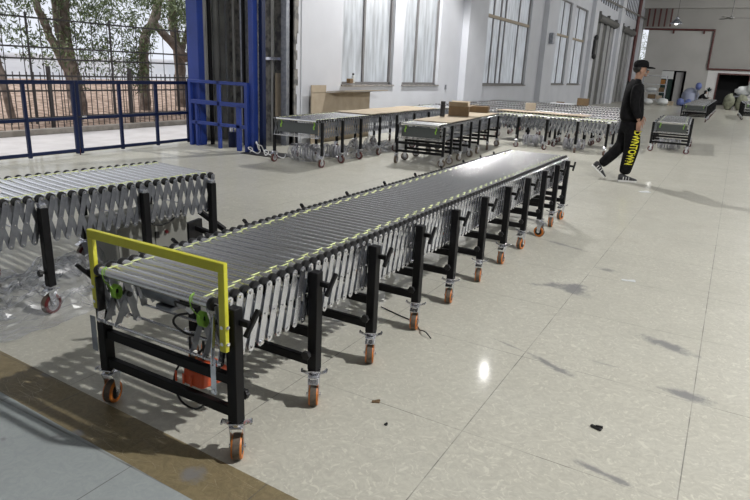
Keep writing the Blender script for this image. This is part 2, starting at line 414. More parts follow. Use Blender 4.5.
def conveyor(label, loc, rz, L, legs, w=.80, pitch=.075, zt=.70, zb=.455, wheel='red', R=.055, lod=1, group=None, phi=None,
             top=None, handles=False, knobs=False, bars=True, barmat='zinc', barw=.024, post=.05, cross=True, postz=.687, belts=True, frontplate=True, name='roller_conveyor', n_ind=94, knobside=None):
    t = thing(name, label, 'conveyor', loc, rz, group)
    n = int(round(L / pitch)) + 1
    rm = roller_mesh(w, lod > 1, 0)
    for i in range(n):
        r = link('roller', rm, t, (0, i * pitch, zt))
        if belts and lod > 0 and i < n - 1:
            link('drive_belt', belt_mesh(w, pitch, i % 2), r)
    if belts and lod > 0:
        lb = MB()
        for i in range(n - 1): belt_geo(lb, -(w - .115 - .020 * (i % 2)), i * pitch, pitch, zt)
        o = lb.build('drive_belt', t); o['kind'] = 'stuff'
    # scissor lattice: outer right bars one by one, the others together
    det = lod > 1
    def one():
        b = MB(); bar_geo(b, -.034, 0, 0, -pitch, zb - zt, barw, barmat, det, 1); return b.mesh('lattice_bar')
    om = cached(('bar', pitch, zb, zt, barmat, barw, det), one)
    rest = MB(); ind = 0
    for i in range(1, n):
        y = i * pitch
        if lod > 0 and i <= n_ind: link('lattice_bar', om, t, (0, y, zt)); ind += 1
        else: bar_geo(rest, -.034, y, zt, y - pitch, zb, barw, barmat, False, 1)
        bar_geo(rest, -.042, y - pitch, zt, y, zb, barw * .9, 'zinc_dull_shade', False, 0)  # inner layer coloured darker to paint in the shade behind the outer bars
        bar_geo(rest, -(w - .034), y, zt, y - pitch, zb, barw, barmat, False, -1)
        bar_geo(rest, -(w - .042), y - pitch, zt, y, zb, barw * .9, 'zinc_dull_shade', False, 0)  # same painted shade on the left inner layer
    o = rest.build('scissor_lattice', t); o['kind'] = 'stuff'
    # tie rods across the lattice bottoms
    rods = [0, pitch * 2, pitch * 4] + [l for l in legs[1:]]
    def rod():
        b = MB(); b.cyl((-.030, 0, 0), (-(w - .030), 0, 0), .0065, 'chrome', 8)
        for x in (-.028, -(w - .028)): b.cyl((x - .004, 0, 0), (x + .004, 0, 0), .011, 'chrome', 6)
        return b.mesh('tie_rod')
    rdm = cached(('rod', w), rod)
    for y in rods:
        k = round(y / pitch) * pitch
        link('tie_rod', rdm, t, (0, k, zb))
    if frontplate:
        b = MB(); b.box((-w / 2, .045, zt - .13), (w - .16, .003, .17), 'darkplate')
        for x in (-.15, -w + .15): b.tube([(x, .03, zt - .02), (x + .01, .04, zt - .07), (x - .01, .035, zt - .10), (x, .03, zt - .14)], .012, 'lime', 6)
        b.build('drive_plate', t)
    xm = cached(('cross', w), lambda: (lambda b: (b.box((-w / 2, 0, 0), (w - .05, .03, .045), 'black', ch=.003), b.mesh('crossbar'))[1])(MB()))
    for j, ly in enumerate(legs):
        for s_, x in ((0, 0.), (1, -w)):
            lg = link('leg', post_mesh(postz, post, top), t, (x, ly, 0))
            if handles: 
                if s_ == 0: link('side_handle', handle_mesh(), lg)
                else: link('side_handle', handle_mesh(), lg, rot=(0, 0, pi), loc=(0, .0, 0.03))
            if knobs and s_ == 0:
                if j == 0: link('height_knob', knob_mesh(), lg, (0, post / 2, .285), (0, 0, pi))
                else: link('height_knob', knob_mesh(), lg, (-.012, -post / 2, .275))
            ang = (phi[(2 * j + s_) % len(phi)] if phi else random.uniform(-.5, .5) + (0 if lod > 1 else random.choice((0, 1.2, -1.3))))
            c = link('caster', caster_mesh(lod > 1, wheel, R), t, (x, ly, 0), (0, 0, ang))
            link('wheel', wheel_mesh(wheel, R, lod > 1), c, (0, -.014, R))
            if lod > 0: link('brake_pedal', pedal_mesh(), c)
        if cross:
            link('crossbar', xm, t, (0, ly, .225)); link('crossbar', xm, t, (0, ly, .37))
    return t

# ------------------------------------------------------------------ main conveyor
X0, Y0 = -1.545, 1.646
MY = [1.646, 2.194, 2.739, 3.306, 3.870, 4.450, 5.023, 5.600, 6.177, 6.694, 7.143]
main = conveyor('long grey roller conveyor with yellow end guard and orange casters in foreground', (X0, Y0 - .045, 0), 0., 5.70,
                [y - Y0 + .045 for y in MY], w=.80, pitch=.06, wheel='orange', lod=2, barw=.036, handles=True, knobs=True, frontplate=False,
                phi=[.60 + pi, .40 + pi, .55, .5, .46, .6, .30, .4, .22, .1, .28, 0, .05, .3, -.15, -.3, 1.35, .5, .1, 0, -.2, .1])
# yellow guard
b = MB()
gy = -.002; gx0, gx1 = -.772, -.008
b.box((gx0, gy, .6775), (.033, .021, .325), 'yellow', ch=.002)
b.box((gx1, gy, .6775), (.033, .021, .325), 'yellow', ch=.002)
b.box(((gx0 + gx1) / 2, gy, .860), (gx1 - gx0 + .033, .021, .040), 'yellow', ch=.002)
for gx in (gx0, gx1):
    for z in (.55, .62): b.cyl((gx + .016, gy, z), (gx + .022, gy, z), .008, 'chrome', 8); b.cyl((gx, gy - .010, z), (gx, gy - .015, z), .008, 'chrome', 8)
g = b.build('end_guard', main); g['label'] = 'yellow end guard frame'
b = MB(); b.box((gx0 + .028, gy, .59), (.010, .04, .16), 'blackp', ch=.002); b.build('guard_bracket', main)
# drive belts and motors under the first rollers
for x in (-.70, -.175):
    b = MB()
    for k in range(1):
        xx = x + .012 - .03 * k
        b.tube([(xx, .0, .7245), (xx, -.022, .715), (xx, -.0245, .695), (xx + .002, -.016, .66), (xx + .010, .012, .62)], .0026, 'lime', 6, smooth=True)
    for k in range(4):
        b.tube([(x + .010 + .009 * k, .030 + .018 * cos(a), .605 + .030 * sin(a)) for a in [2 * pi * i / 12 for i in range(12)]], .0040, 'lime', 6, closed=True)
    b.build('motor_belt', main)
    b = MB()
    for k in range(2):
        xx = x + .0 + .07 * k
        for (ya, yb) in ((-.01, .04), (.09, .05)):
            vs = []
            bar_geo(b, xx + .006 * (ya > 0), ya * 0 + .05, .60, yb * 0 + ya + (.0 if ya < 0 else .0), .47, .030, 'zinc_dull_shade', True, 0)
        b.cyl((xx - .02, .05, .60), (xx + .02, .05, .60), .012, 'blackp', 10)
        b.cyl((xx - .012, -.01, .468), (xx + .012, -.01, .468), .013, 'chrome', 10); b.cyl((xx - .012, .09, .468), (xx + .012, .09, .468), .013, 'chrome', 10)
    b.build('motor_mount', main)
b = MB()
b.cyl((-.62, .17, .60), (-.40, .17, .60), .055, 'zinc_dull_shade', 20); b.cyl((-.40, .17, .60), (-.33, .17, .60), .035, 'blackp', 16)
b.cyl((-.66, .17, .60), (-.62, .17, .60), .030, 'blackp', 14)
b.box((-.50, .17, .535), (.10, .08, .02), 'zinc_dull_shade', ch=.003)
b.build('drive_motor', main)
b = MB(); b.box((-.40, .30, .585), (.30, .10, .05), 'blackp', ch=.006); b.box((-.30, .29, .555), (.06, .05, .03), 'blackp', ch=.004)
b.box((-.55, .24, .62), (.02, .20, .07), 'zinc_dull_shade'); b.box((-.22, .24, .62), (.02, .20, .07), 'zinc_dull_shade')
b.build('control_unit', main)
b = MB(); b.tube([(-.46, .24, .58), (-.43, .16, .55), (-.39, .10, .60), (-.34, .08, .615), (-.30, .10, .60)], .005, 'rubber', 8, smooth=True)
b.tube([(-.30, .10, .57), (-.36, .08, .55), (-.38, .08, .51), (-.34, .10, .47), (-.28, .12, .46), (-.24, .14, .44), (-.28, .12, .38)], .0055, 'rubber', 8, smooth=True)
b.tube([(-.26, .12, .56), (-.20, .11, .60), (-.16, .11, .62)], .0045, 'whitep', 8)
b.box((-.30, .10, .585), (.035, .02, .022), 'whitep', Matrix.Rotation(.4, 3, 'Y'), ch=.003)
b.tube([(-.36, .12, .33), (-.41, .11, .27), (-.42, .10, .20), (-.37, .09, .13), (-.28, .09, .12), (-.22, .10, .17)], .005, 'rubber', 8, smooth=True)
b.build('cable', main)
# flat end plates hanging beside the first lattice bottom
for x, ya, za, yb2, zb2, wd, mm in ((-.048, -.012, .66, -.030, .46, .016, 'zinc'), (-.752, -.012, .66, .05, .46, .010, 'chrome'), (-.70, 0, .66, .07, .46, .010, 'chrome'), (-.10, 0, .68, .07, .46, .010, 'chrome')):
    b = MB(); bar_geo(b, x, ya, za, yb2, zb2, wd, mm, True, 0); b.build('end_strap', main)
b = MB(); b.box((-.055, -.02, .40), (.028, .004, .16), 'zinc', ch=.001); b.cyl((-.055, -.026, .335), (-.055, -.018, .335), .008, 'chrome', 8); b.build('end_plate', main)
b = MB(); b.box((-.775, -.03, .40), (.034, .004, .17), 'zinc_dull_shade', ch=.001); b.build('end_plate', main)
b = MB()
for a, r_ in (((.0, 0, 0), 0), ):
    b.box((-.255, .13, .285), (.12, .15, .075), 'orangebox', Matrix.Rotation(-.12, 3, 'X'), ch=.008)
    b.box((-.255, .13, .335), (.09, .11, .03), 'orangebox', Matrix.Rotation(-.12, 3, 'X'), ch=.008)
    for k in range(3): b.box((-.345 + .045 * k, .046, .285), (.012, .006, .05), 'orangebox', ch=.002)
    b.cyl((-.26, .13, .35), (-.26, .13, .44), .006, 'blackp', 8); b.cyl((-.34, .13, .35), (-.34, .13, .44), .006, 'blackp', 8)
pb = b.build('battery_box', main); pb['label'] = 'orange battery box'
b = MB()
b.tube([(.03, .0, .455), (.035, .03, .42), (.04, .06, .385)], .004, 'zinc', 6); b.tube([(-.03, .14, .455), (-.02, .15, .42), (.0, .14, .385)], .004, 'zinc', 6)
# ------------------------------------------------------------------ the other conveyors
conveyor('grey roller conveyor at the left edge, behind the yellow guard, on dark red casters', (-3.675, 1.20, 0), -.112, 2.295,
         [.05, .955, 1.66, 2.25], w=.86, pitch=.0695, zt=.735, zb=.47, wheel='red', R=.066, lod=2, top='cap', knobs=True, barmat='zinc_dull_shade', barw=.034, cross=False,
         postz=.69, frontplate=False, phi=[.6, .5, .3, .4, .7, 0])
conveyor('roller conveyor with a long cardboard sheet on top, by the wall near the blue lift', (-5.70, 8.16, 0), .045, 6.6,
         [.05, .70, 1.35, 2.1, 2.85, 3.7, 4.5, 5.4, 6.3], w=.95, pitch=.078, wheel='red', R=.070, lod=1, post=.042, cross=False, zt=.74, postz=.725, zb=.47, barmat='zinc_dull_shade')
conveyor('roller conveyor carrying an open carton and a black bottle, in the middle of the hall', (-4.21, 9.66, 0), .105, 4.15,
         [.05, .50, 1.1, 1.75, 2.4, 3.2, 4.05], w=.86, pitch=.077, wheel='grey', R=.070, lod=1, post=.042, zb=.45, barmat='zinc_dull_shade')
# block of crosswise conveyors
conveyor('front row of the block of crosswise conveyors, its lattice side facing the camera', (-4.86, 13.98, 0), -pi / 2, 2.65,
         [.0 + .62, 1.27, 1.94, 2.58], w=.84, pitch=.088, wheel='red', R=.058, lod=1, zb=.41, top='white', barw=.030, frontplate=False, cross=False, group='crosswise conveyor block')
rows = [(-7.35, 15.05, 5.15, 'second row of the crosswise conveyor block, with a flat cardboard sheet on it'),
        (-7.35, 16.12, 5.1, 'third row of the crosswise conveyor block, with one small tan carton on it'),
        (-7.40, 17.35, 5.0, 'fourth row of the crosswise conveyor block, just behind the row with the small carton'),
        (-7.45, 18.60, 5.1, 'fifth row of the crosswise conveyor block, third from the rear'),
        (-7.45, 19.85, 5.0, 'sixth row of the crosswise conveyor block, last but one from the rear'),
        (-7.50, 21.15, 4.9, 'rearmost row of the crosswise conveyor block, with a dark carton and white tray on it')]
for x, y, L, lab in rows:
    conveyor(lab, (x, y, 0), -pi / 2 - .0, L, [.3 + .82 * k for k in range(6)], w=.84, pitch=.088, wheel='red', R=.058, lod=0, zb=.42, barw=.030,
             frontplate=False, cross=False, group='crosswise conveyor block')
conveyor('short roller conveyor standing lengthwise just behind the walking man, seen from its end', (-.80, 15.95, 0), .045, 2.9,
         [.04, 1.0, 1.9, 2.8], w=.80, pitch=.075, wheel='red', R=.062, lod=1, zb=.45, barmat='zinc_dull_shade')
conveyor('long distant conveyor with black legs where the seated worker leans', (-1.03, 30.2, 0), .0, 12.0,
         [.05 + 1.3 * k for k in range(10)], w=.98, pitch=.12, wheel='red', R=.058, lod=0, zb=.42, barmat='zinc_dull_shade', cross=True)
conveyor('conveyor with dark base at the far right edge beside the olive sacks', (1.35, 34.5, 0), .03, 5.,
         [.05, 1.3, 2.6, 3.9, 4.95], w=1.0, pitch=.12, wheel='grey', R=.058, lod=0, zb=.42, zt=.78, postz=.76, barmat='zinc')

# ------------------------------------------------------------------ building shell
def bx(x0, x1, y0, y1, z0, z1, m, b=None):
    b = b or MB(); b.box(((x0 + x1) / 2, (y0 + y1) / 2, (z0 + z1) / 2), (x1 - x0, y1 - y0, z1 - z0), m); return b
def slab(name, x0, x1, ya0, ya1, yb0, yb1, m):
    """thin floor plate whose long edges run slightly askew"""
    vs = [(x0, ya0, 0), (x1, ya1, 0), (x1, yb1, 0), (x0, yb0, 0), (x0, ya0, -.1), (x1, ya1, -.1), (x1, yb1, -.1), (x0, yb0, -.1)]
    b = MB(); b.add(vs, [(0, 1, 2, 3), (7, 6, 5, 4), (0, 4, 5, 1), (1, 5, 6, 2), (2, 6, 7, 3), (3, 7, 4, 0)], m); return struct(b.build(name))
XR = 14.
def yt(x): return 1.62 - .033 * (x + 2.2)
def yb_(x): return 1.388 - .033 * (x + 2.2)
slab('floor', -9.8, XR, yt(-9.8), yt(XR), 57.2, 57.2, 'floor')
slab('trim_1', -9.8, XR, yb_(-9.8), yb_(XR), yt(-9.8), yt(XR), 'floorb')
slab('floor', -9.8, XR, -5., -5., yb_(-9.8), yb_(XR), 'floorg')
XW = -7.8; WT = .25; ZC = 8.6
# left wall with openings (y0, y1, z0, z1)
wins = [(11.95, 14.35, 1.22, 5.1), (14.88, 17.15, 1.22, 5.1), (20.75, 25.9, 1.22, 5.1), (30.1, 32.6, 1.25, 5.1), (33.3, 36.2, 1.25, 5.1)]
drs = [(38.6, 44.6, 0, 5.05), (46.8, 52.2, 0, 5.05)]
cler = [(38.8, 44.8, 5.85, 8.0), (48.0, 53.8, 5.95, 8.0)]
b = MB(); cuts = sorted(wins + drs); y = 10.2
for (y0, y1, z0, z1) in cuts:
    bx(XW - WT, XW, y, y0, 0, 5.1, 'wall', b)
    if z0 > 0: bx(XW - WT, XW, y0, y1, 0, z0, 'wall', b)
    if z1 < 5.1: bx(XW - WT, XW, y0, y1, z1, 5.1, 'wall', b)
    y = y1
bx(XW - WT, XW, y, 57.2, 0, 5.1, 'wall', b)
y = 10.2
for (y0, y1, z0, z1) in cler:
    bx(XW - WT, XW, y, y0, 5.1, ZC, 'wall', b); bx(XW - WT, XW, y0, y1, 5.1, z0, 'wall', b); bx(XW - WT, XW, y0, y1, z1, ZC, 'wall', b); y = y1
bx(XW - WT, XW, y, 57.2, 5.1, ZC, 'wall', b)
for y0, y1, d in ((10.42, 10.85, .015), (18.75, 20.35, .22), (27.6, 29.3, .22), (36.9, 37.9, .22), (45.2, 46.2, .22)):
    bx(XW - .02, XW + d, y0, y1, 0, ZC, 'wall', b)
struct(b.build('wall_left'))
# rough wall end of the lift shaft, wall over the gate
b = MB(); bx(-9.6, XW - .0, 10.2, 10.26, 0, ZC, 'concrete', b)
rng_ = random.Random(3); z = 0
while z < 5:
    h = rng_.uniform(.08, .22); d = rng_.uniform(.02, .12); bx(XW - .02, XW + .012, 10.19, 10.21 + d, z, z + h, 'concrete', b); z += h
struct(b.build('trim_2'))
b = MB(); bx(-9.75, -9.63, -5, 10.26, 3.15, ZC, 'wall', b); bx(-9.75, -9.6, -5, -1.2, 0, 4.8, 'wall', b); bx(-10.8, -7.6, 8.62, 8.75, 5.2, ZC, 'wall', b)
struct(b.build('wall_left'))
b = MB()
bx(-9.62, -9.52, 9.12, 10.26, 0, 6, 'shaft', b)
for k in range(6): bx(-9.52, -9.49, 9.14 + .19 * k, 9.22 + .19 * k, 0, 6, 'shaft', b)
for k in range(6): bx(-9.4 + .26 * k, -9.34 + .26 * k, 10.16, 10.2, 0, 6, 'shaft', b)
bx(-9.62, -7.8, 8.8, 10.26, 5.9, 6.0, 'shaft', b)
struct(b.build('wall_shaft'))
b = MB(); bx(XR, XR + .2, -5, 57.2, 0, ZC, 'wallgd', b); struct(b.build('wall_right'))
b = MB(); bx(-9.75, XR, -5.2, -5, 0, ZC, 'wallgd', b); struct(b.build('wall_front'))
# back wall: two real door openings
b = MB(); YB = 57.
bx(XW - WT, -7.74, YB, YB + .2, 0, 5.65, 'walll', b)
xs = [(-7.28, -5.75), (-3.95, -1.62), (.55, XR)]
bx(*xs[0], YB, YB + .2, 0, 2.72, 'walll', b); bx(xs[1][0], -2.4, YB, YB + .2, 0, 2.72, 'walll', b); bx(-2.4, xs[1][1], YB, YB + .2, 0, 2.72, 'wallw', b); bx(*xs[2], YB, YB + .2, 0, 2.72, 'wallw', b)
bx(-5.75, -3.95, YB, YB + .2, 2.5, 2.72, 'walll', b); bx(-1.62, .55, YB, YB + .2, 2.35, 2.72, 'wallw', b)
bx(-7.28, -2.4, YB, YB + .2, 2.72, 5.65, 'walll', b); bx(-2.4, XR, YB, YB + .2, 2.72, 5.65, 'wallg', b); bx(XW - WT, XR, YB, YB + .2, 5.65, ZC, 'wallg', b)
struct(b.build('wall_back'))
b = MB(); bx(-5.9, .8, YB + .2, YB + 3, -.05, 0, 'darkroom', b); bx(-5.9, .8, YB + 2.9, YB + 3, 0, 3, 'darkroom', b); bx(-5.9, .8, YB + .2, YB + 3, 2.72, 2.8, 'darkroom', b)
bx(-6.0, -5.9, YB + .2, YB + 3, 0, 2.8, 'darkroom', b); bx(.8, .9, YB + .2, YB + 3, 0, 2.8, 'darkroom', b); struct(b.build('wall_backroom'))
b = MB(); ADDED_SKYLIGHTS = [(3.6, 4.6), (12.2, 13.5), (17.0, 18.4), (23.4, 24.8), (29.8, 31.2), (36, 37.4), (43, 44.4)]  # unseen roof strips, added so the rollers mirror bright and dark bands
y = -5.
for y0, y1 in ADDED_SKYLIGHTS:
    bx(-9.75, XR, y, y0, ZC, ZC + .15, 'ceil', b); bx(-9.75, -6.5, y0, y1, ZC, ZC + .15, 'ceil', b); bx(10.5, XR, y0, y1, ZC, ZC + .15, 'ceil', b); y = y1
bx(-9.75, XR, y, 57.2, ZC, ZC + .15, 'ceil', b); struct(b.build('ceiling'))
for k, (y0, y1) in enumerate(ADDED_SKYLIGHTS):
    b = MB(); bx(-6.5, 10.5, y0, y1, ZC + .05, ZC + .06, 'added_skylight', b); struct(b.build('window_%d' % (10 + k)))  # added panes out of view, bright bands for the steel to reflect
b = MB()
for k in range(8): bx(XW, XR, 9 + 6.4 * k, 9.35 + 6.4 * k, 7.85, ZC, 'ceil', b)
bx(XW, XR, 56.2, 56.6, 7.2, 7.9, 'wallg', b)
for x in (-2.9, 4.5, 11): bx(x - .22, x + .22, -5, 57, 7.95, 8.35, 'walll', b)
struct(b.build('trim_3'))
# red brown pipes on the back wall
def pipe(label, pts, r=.07):
    b = MB(); b.tube(pts, r, 'pipe', 8); return tag(b.build('fire_pipe'), label, 'pipe')
t = thing('fire_pipe', 'red-brown pipe running along the back wall and down past the pendant lamp', 'pipe')
b = MB(); b.cyl((XW + .2, 56.85, 5.68), (-2.48, 56.85, 5.63), .075, 'pipe', 10); b.cyl((-2.48, 56.85, 5.70), (-2.48, 56.85, 2.75), .075, 'pipe', 10); b.cyl((-2.5, 56.85, 2.72), (6, 56.85, 2.76), .07, 'pipe', 10); b.build('pipe', t)
for x in (-5.4, -3.2):
    b = MB(); b.box((x, 56.9, 5.5), (.12, .2, .3), 'pipe'); b.build('pipe_bracket', t)
t = thing('drain_pipe', 'dark red vertical pipe on the left wall beside the green doorway', 'pipe')
b = MB(); b.cyl((XW + .14, 53.2, 0), (XW + .14, 53.2, ZC), .12, 'pipe', 10); b.build('pipe', t)
b = MB(); b.cyl((XW + .16, 37.5, 6.0), (XW + .16, 56.8, 6.45), .07, 'concrete', 8); tag(b.build('conduit'), 'grey conduit sloping along the top of the left wall towards the back', 'pipe')
for k in range(5):
    b = MB(); x = -7.4 + .42 * k; b.box((x, 56.6, 6.8), (.12, .15, 1.9), 'pipe')
    tag(b.build('hanger_bar'), 'dark vertical bar high in the far left corner of the hall, above the pipe', 'bar', 'bars in the far corner')

# ------------------------------------------------------------------ windows
def window(n, y0, y1, z0, z1, mull, trans=3.52, lower=True):
    t = link('window_%d' % n, None, None, (XW - .12, (y0 + y1) / 2, 0)); struct(t)
    cy = (y0 + y1) / 2; b = MB(); th = .055
    for y in (y0 + th / 2, y1 - th / 2): b.box((0, y - cy, (z0 + z1) / 2), (.07, th, z1 - z0), 'frame')
    for z in (z0 + th / 2, z1 - th / 2): b.box((0, 0, z), (.07, y1 - y0, th), 'frame')
    b.build('frame', t)
    b = MB(); b.box((0.02, 0, trans), (.09, y1 - y0, .10), 'framel'); b.build('transom', t)
    for m in mull:
        b = MB(); b.box((0.005, m - cy, (z0 + z1) / 2), (.06, .07, z1 - z0 - .1), 'frame'); b.build('mullion', t)
    ed = [y0 + th] + list(mull) + [y1 - th]
    for a, c in zip(ed[:-1], ed[1:]):
        for za, zc in ((z0 + th, trans - .05), (trans + .05, z1 - th)):
            b = MB(); b.box((-.01, (a + c) / 2 - cy, (za + zc) / 2), (.008, c - a - .03, zc - za), 'pane'); b.build('pane', t)
    b = MB(); b.box((.10, 0, z0 - .02), (.13, y1 - y0 + .06, .04), 'silld'); b.build('sill', t)
window(1, *wins[0], [13.02], 4.1); window(2, *wins[1], [15.8], 4.1); window(3, *wins[2], [21.75, 22.5, 23.0, 24.6]); window(4, *wins[3], [31.3]); window(5, *wins[4], [34.4])
for n, (y0, y1, z0, z1) in enumerate(cler):
    t = link('window_%d' % (6 + n), None, None, (XW - .12, (y0 + y1) / 2, 0)); struct(t)
    b = MB(); b.box((0, 0, (z0 + z1) / 2), (.008, y1 - y0, z1 - z0), 'pane'); b.build('pane', t)
    k = 8
    for i in range(k + 1):
        b = MB(); b.box((.03, -(y1 - y0) / 2 + (y1 - y0) * i / k, (z0 + z1) / 2), (.05, .10, z1 - z0), 'frame'); b.build('window_bar', t)
for n, (y0, y1, z0, z1) in enumerate(drs[:2]):
    t = link('door_%d' % (n + 1), None, None, (XW - .14, (y0 + y1) / 2, 0)); struct(t)
    Lh = y1 - y0; b = MB(); k = 26
    for i in range(k):
        z = z1 * i / k; b.box((0, 0, z + z1 / k / 2), (.035, Lh, z1 / k - .012), 'shutter')
    b.box((-.02, 0, z1 / 2), (.02, Lh, z1), 'shutter'); b.build('shutter', t)
    for fy, wd in ((-.16, .14), (.18, .16), (.40, .12)):
        b = MB(); b.box((.05, fy * Lh, z1 / 2 - .1), (.06, wd * Lh, z1 - .2), 'shutterl'); b.build('panel', t)
    b = MB(); b.cyl((.22, -Lh / 2, z1 - .05), (.22, Lh / 2, z1 - .05), .20, 'shutter', 14); b.box((.16, -Lh * .46, z1), (.3, .15, .55), 'shutter'); b.box((.16, 0, z1), (.3, .15, .55), 'shutter'); b.box((.16, Lh * .46, z1), (.3, .15, .55), 'shutter')
    b.build('shutter_box', t)
t = link('door_3', None, None, (-4.85, YB + .1, 0)); struct(t)
b = MB(); b.box((-.45, 0, 1.2), (.86, .05, 2.4), 'darkgreen'); b.build('door_leaf', t)
b = MB(); b.box((.42, .35, 1.2), (.62, .05, 2.4), 'ceil', Matrix.Rotation(.5, 3, 'Z')); b.build('door_leaf', t)
b = MB(); [b.box((-.85 + .1 * k, -.14 - .02 * (k % 2), 2.15), (.10, .03, .62), 'whitebag') for k in range(9)]; b.build('curtain', t)
t = link('door_4', None, None, (-.53, YB + .0, 0)); struct(t)
b = MB(); b.box((-1.1, -.03, 1.2), (.10, .1, 2.4), 'pipe'); b.box((1.1, -.03, 1.2), (.10, .1, 2.4), 'pipe'); b.box((0, -.03, 2.4), (2.3, .1, .10), 'pipe'); b.build('door_frame', t)

# ------------------------------------------------------------------ outside
b = MB(); bx(-12.3, -9.8, -8, 24, -.12, -.02, 'pave', b); struct(b.build('paving'))
b = MB(); bx(-9.85, -9.6, -5, 8.6, -.1, .005, 'kerb', b); struct(b.build('trim_4'))
b = MB(); bx(-12.48, -12.3, -8, 40, -.1, .09, 'kerb', b); struct(b.build('kerb'))
b = MB(); nx, ny = 14, 60; vs = []
for i in range(nx + 1):
    for j in range(ny + 1):
        x = -12.48 - 14 * i / nx; yy = -8 + 60 * j / ny
        vs.append((x, yy, .04 + .05 * min(i, 9) + random.uniform(-.03, .05) * (i > 0)))
b.add(vs, [(i * (ny + 1) + j, (i + 1) * (ny + 1) + j, (i + 1) * (ny + 1) + j + 1, i * (ny + 1) + j + 1) for i in range(nx) for j in range(ny)], 'soil', True)
struct(b.build('earth_bank'))
b = MB(); bx(-60, -9.9, -40, 90, -.35, -.2, 'pave', b); struct(b.build('ground'))
t = thing('pale_building', 'long pale building beyond the trees and the fence', 'building', (-34, 14, 0))
b = MB(); b.box((-1, 0, .5), (2, 60, 1.9), 'bldg'); b.build('wall', t)
for k in range(9):
    b = MB(); b.box((.02, -24 + 6 * k, 1.0), (.06, 1.4, .4), 'bldg'); b.build('window', t)
b = MB(); b.box((0, 0, 1.50), (.5, 60, .12), 'bldg'); b.build('cornice', t)
# fence
def fence(label, x, y0, y1, z1, pitch, rails, postw, r):
    t = thing('iron_fence', label, 'fence', (x, y0, 0))
    n = int((y1 - y0) / pitch); k = 0; rest = MB()
    for i in range(n):
        yy = i * pitch
        if i * pitch < 7 and k < 95:
            pm = cached(('pk', z1, r), lambda: (lambda q: (q.cyl((0, 0, .05), (0, 0, z1), r, 'fence', 6), q.mesh('picket'))[1])(MB())); link('picket', pm, t, (0, yy, 0)); k += 1
        else: rest.cyl((0, yy, .05), (0, yy, z1), r, 'fence', 5)
    o = rest.build('picket', t); o['kind'] = 'stuff'
    for z in rails:
        b = MB(); b.box((0, (y1 - y0) / 2, z), (.03, y1 - y0, .035), 'fence'); b.build('rail', t)
    yy = .6
    while yy < y1 - y0:
        b = MB(); b.box((0.0, yy, postw[1] / 2 + .02), (postw[0], postw[0], postw[1]), 'fence'); b.build('post', t); yy += 2.05
fence('low dark iron picket fence standing just behind the kerb', -12.75, 5.5, 30, 1.22, .145, [.28, 1.14], (.065, 1.32), .010)
fence('tall open iron grille behind the low picket fence', -13.35, 5.5, 30, 2.35, .42, [.8, 1.48, 1.72, 2.32], (.035, 2.4), .009)

def tree(label, base, branches, leafspots, nleaf, lm='leaf', seed=1):
    """branches: list of (list of points, r0, r1)"""
    rg = random.Random(seed); t = thing('tree', label, 'tree', base); b = MB()
    for pts, r0, r1 in branches:
        P = []
        for (p, q) in zip(pts[:-1], pts[1:]):
            for k in range(4): P.append(Vector(p).lerp(Vector(q), k / 4) + Vector([rg.uniform(-.02, .02) for _ in range(3)]))
        P.append(Vector(pts[-1])); rs = [r0 + (r1 - r0) * i / (len(P) - 1) + rg.uniform(-.006, .008) for i in range(len(P))]
        b.tube(P, r0, 'bark', 9, rs=rs)
    b.build('trunk', t)
    b = MB()
    for (c, R, frac) in leafspots:
        for k in range(int(nleaf * frac)):
            while True:
                u = Vector([rg.uniform(-1, 1) for _ in range(3)])
                if u.length < 1: break
            cl = Vector(c) + Vector((u.x * R[0], u.y * R[1], u.z * R[2]))
            for q in range(3):
                p = cl + Vector([rg.uniform(-.10, .10) for _ in range(3)])
                d = Vector((rg.uniform(-.7, .7), rg.uniform(-.7, .7), rg.uniform(-1.2, .1))).normalized(); ln = rg.uniform(.09, .17); wd = rg.uniform(.012, .021)
                s = d.cross(Vector((rg.uniform(-1, 1), rg.uniform(-1, 1), .3))).normalized() * wd
                b.add([p, p + d * ln * .45 + s, p + d * ln, p + d * ln * .45 - s], [(0, 1, 2, 3)], 'leaf' if rg.random() < .62 else 'leafb')
    o = b.build('foliage', t); o['kind'] = 'stuff'
    return t

# positions come from where the trunks meet the bank
tree('slender leaning tree at the far left beyond the gate', (-14.0, 8.0, .1),
     [([(0, 0, -.1), (-.05, -.08, .8), (-.1, -.15, 1.6), (-.15, -.25, 3.2), (-.3, -.4, 4.5)], .085, .05), ([(-.1, -.2, 2.2), (.2, .3, 3.2), (.3, .6, 4.2)], .035, .02)],
     [((.0, .1, 2.2), (.9, .9, .9), .35), ((0, -.1, 3.1), (1.3, 1.2, .7), .55), ((.1, .9, 1.6), (.4, .6, .4), .12)], 800, seed=2)
tree('broad three-stemmed tree behind the middle of the gate', (-14.6, 10.1, .1),
     [([(0, 0, -.1), (0, -.08, .7), (0, -.2, 1.4), (.0, -.25, 2.2), (.05, -.1, 4.2)], .22, .12),
      ([(0, -.1, .9), (.0, -.55, 1.7), (0, -.85, 2.5), (0, -1.15, 4)], .12, .07), ([(0, -.15, 1.2), (.05, -.42, 2.0), (.1, -.5, 3.0), (.1, -.6, 4.2)], .10, .06)],
     [((.2, .2, 2.3), (.7, .9, .7), .40), ((.3, .9, 2.9), (.9, .9, .6), .45), ((.3, -.6, 3.1), (1., 1., .5), .3), ((.3, -.1, 1.4), (.3, .3, .8), .12), ((.2, .9, 1.5), (.5, .8, .5), .22)], 900, seed=4)
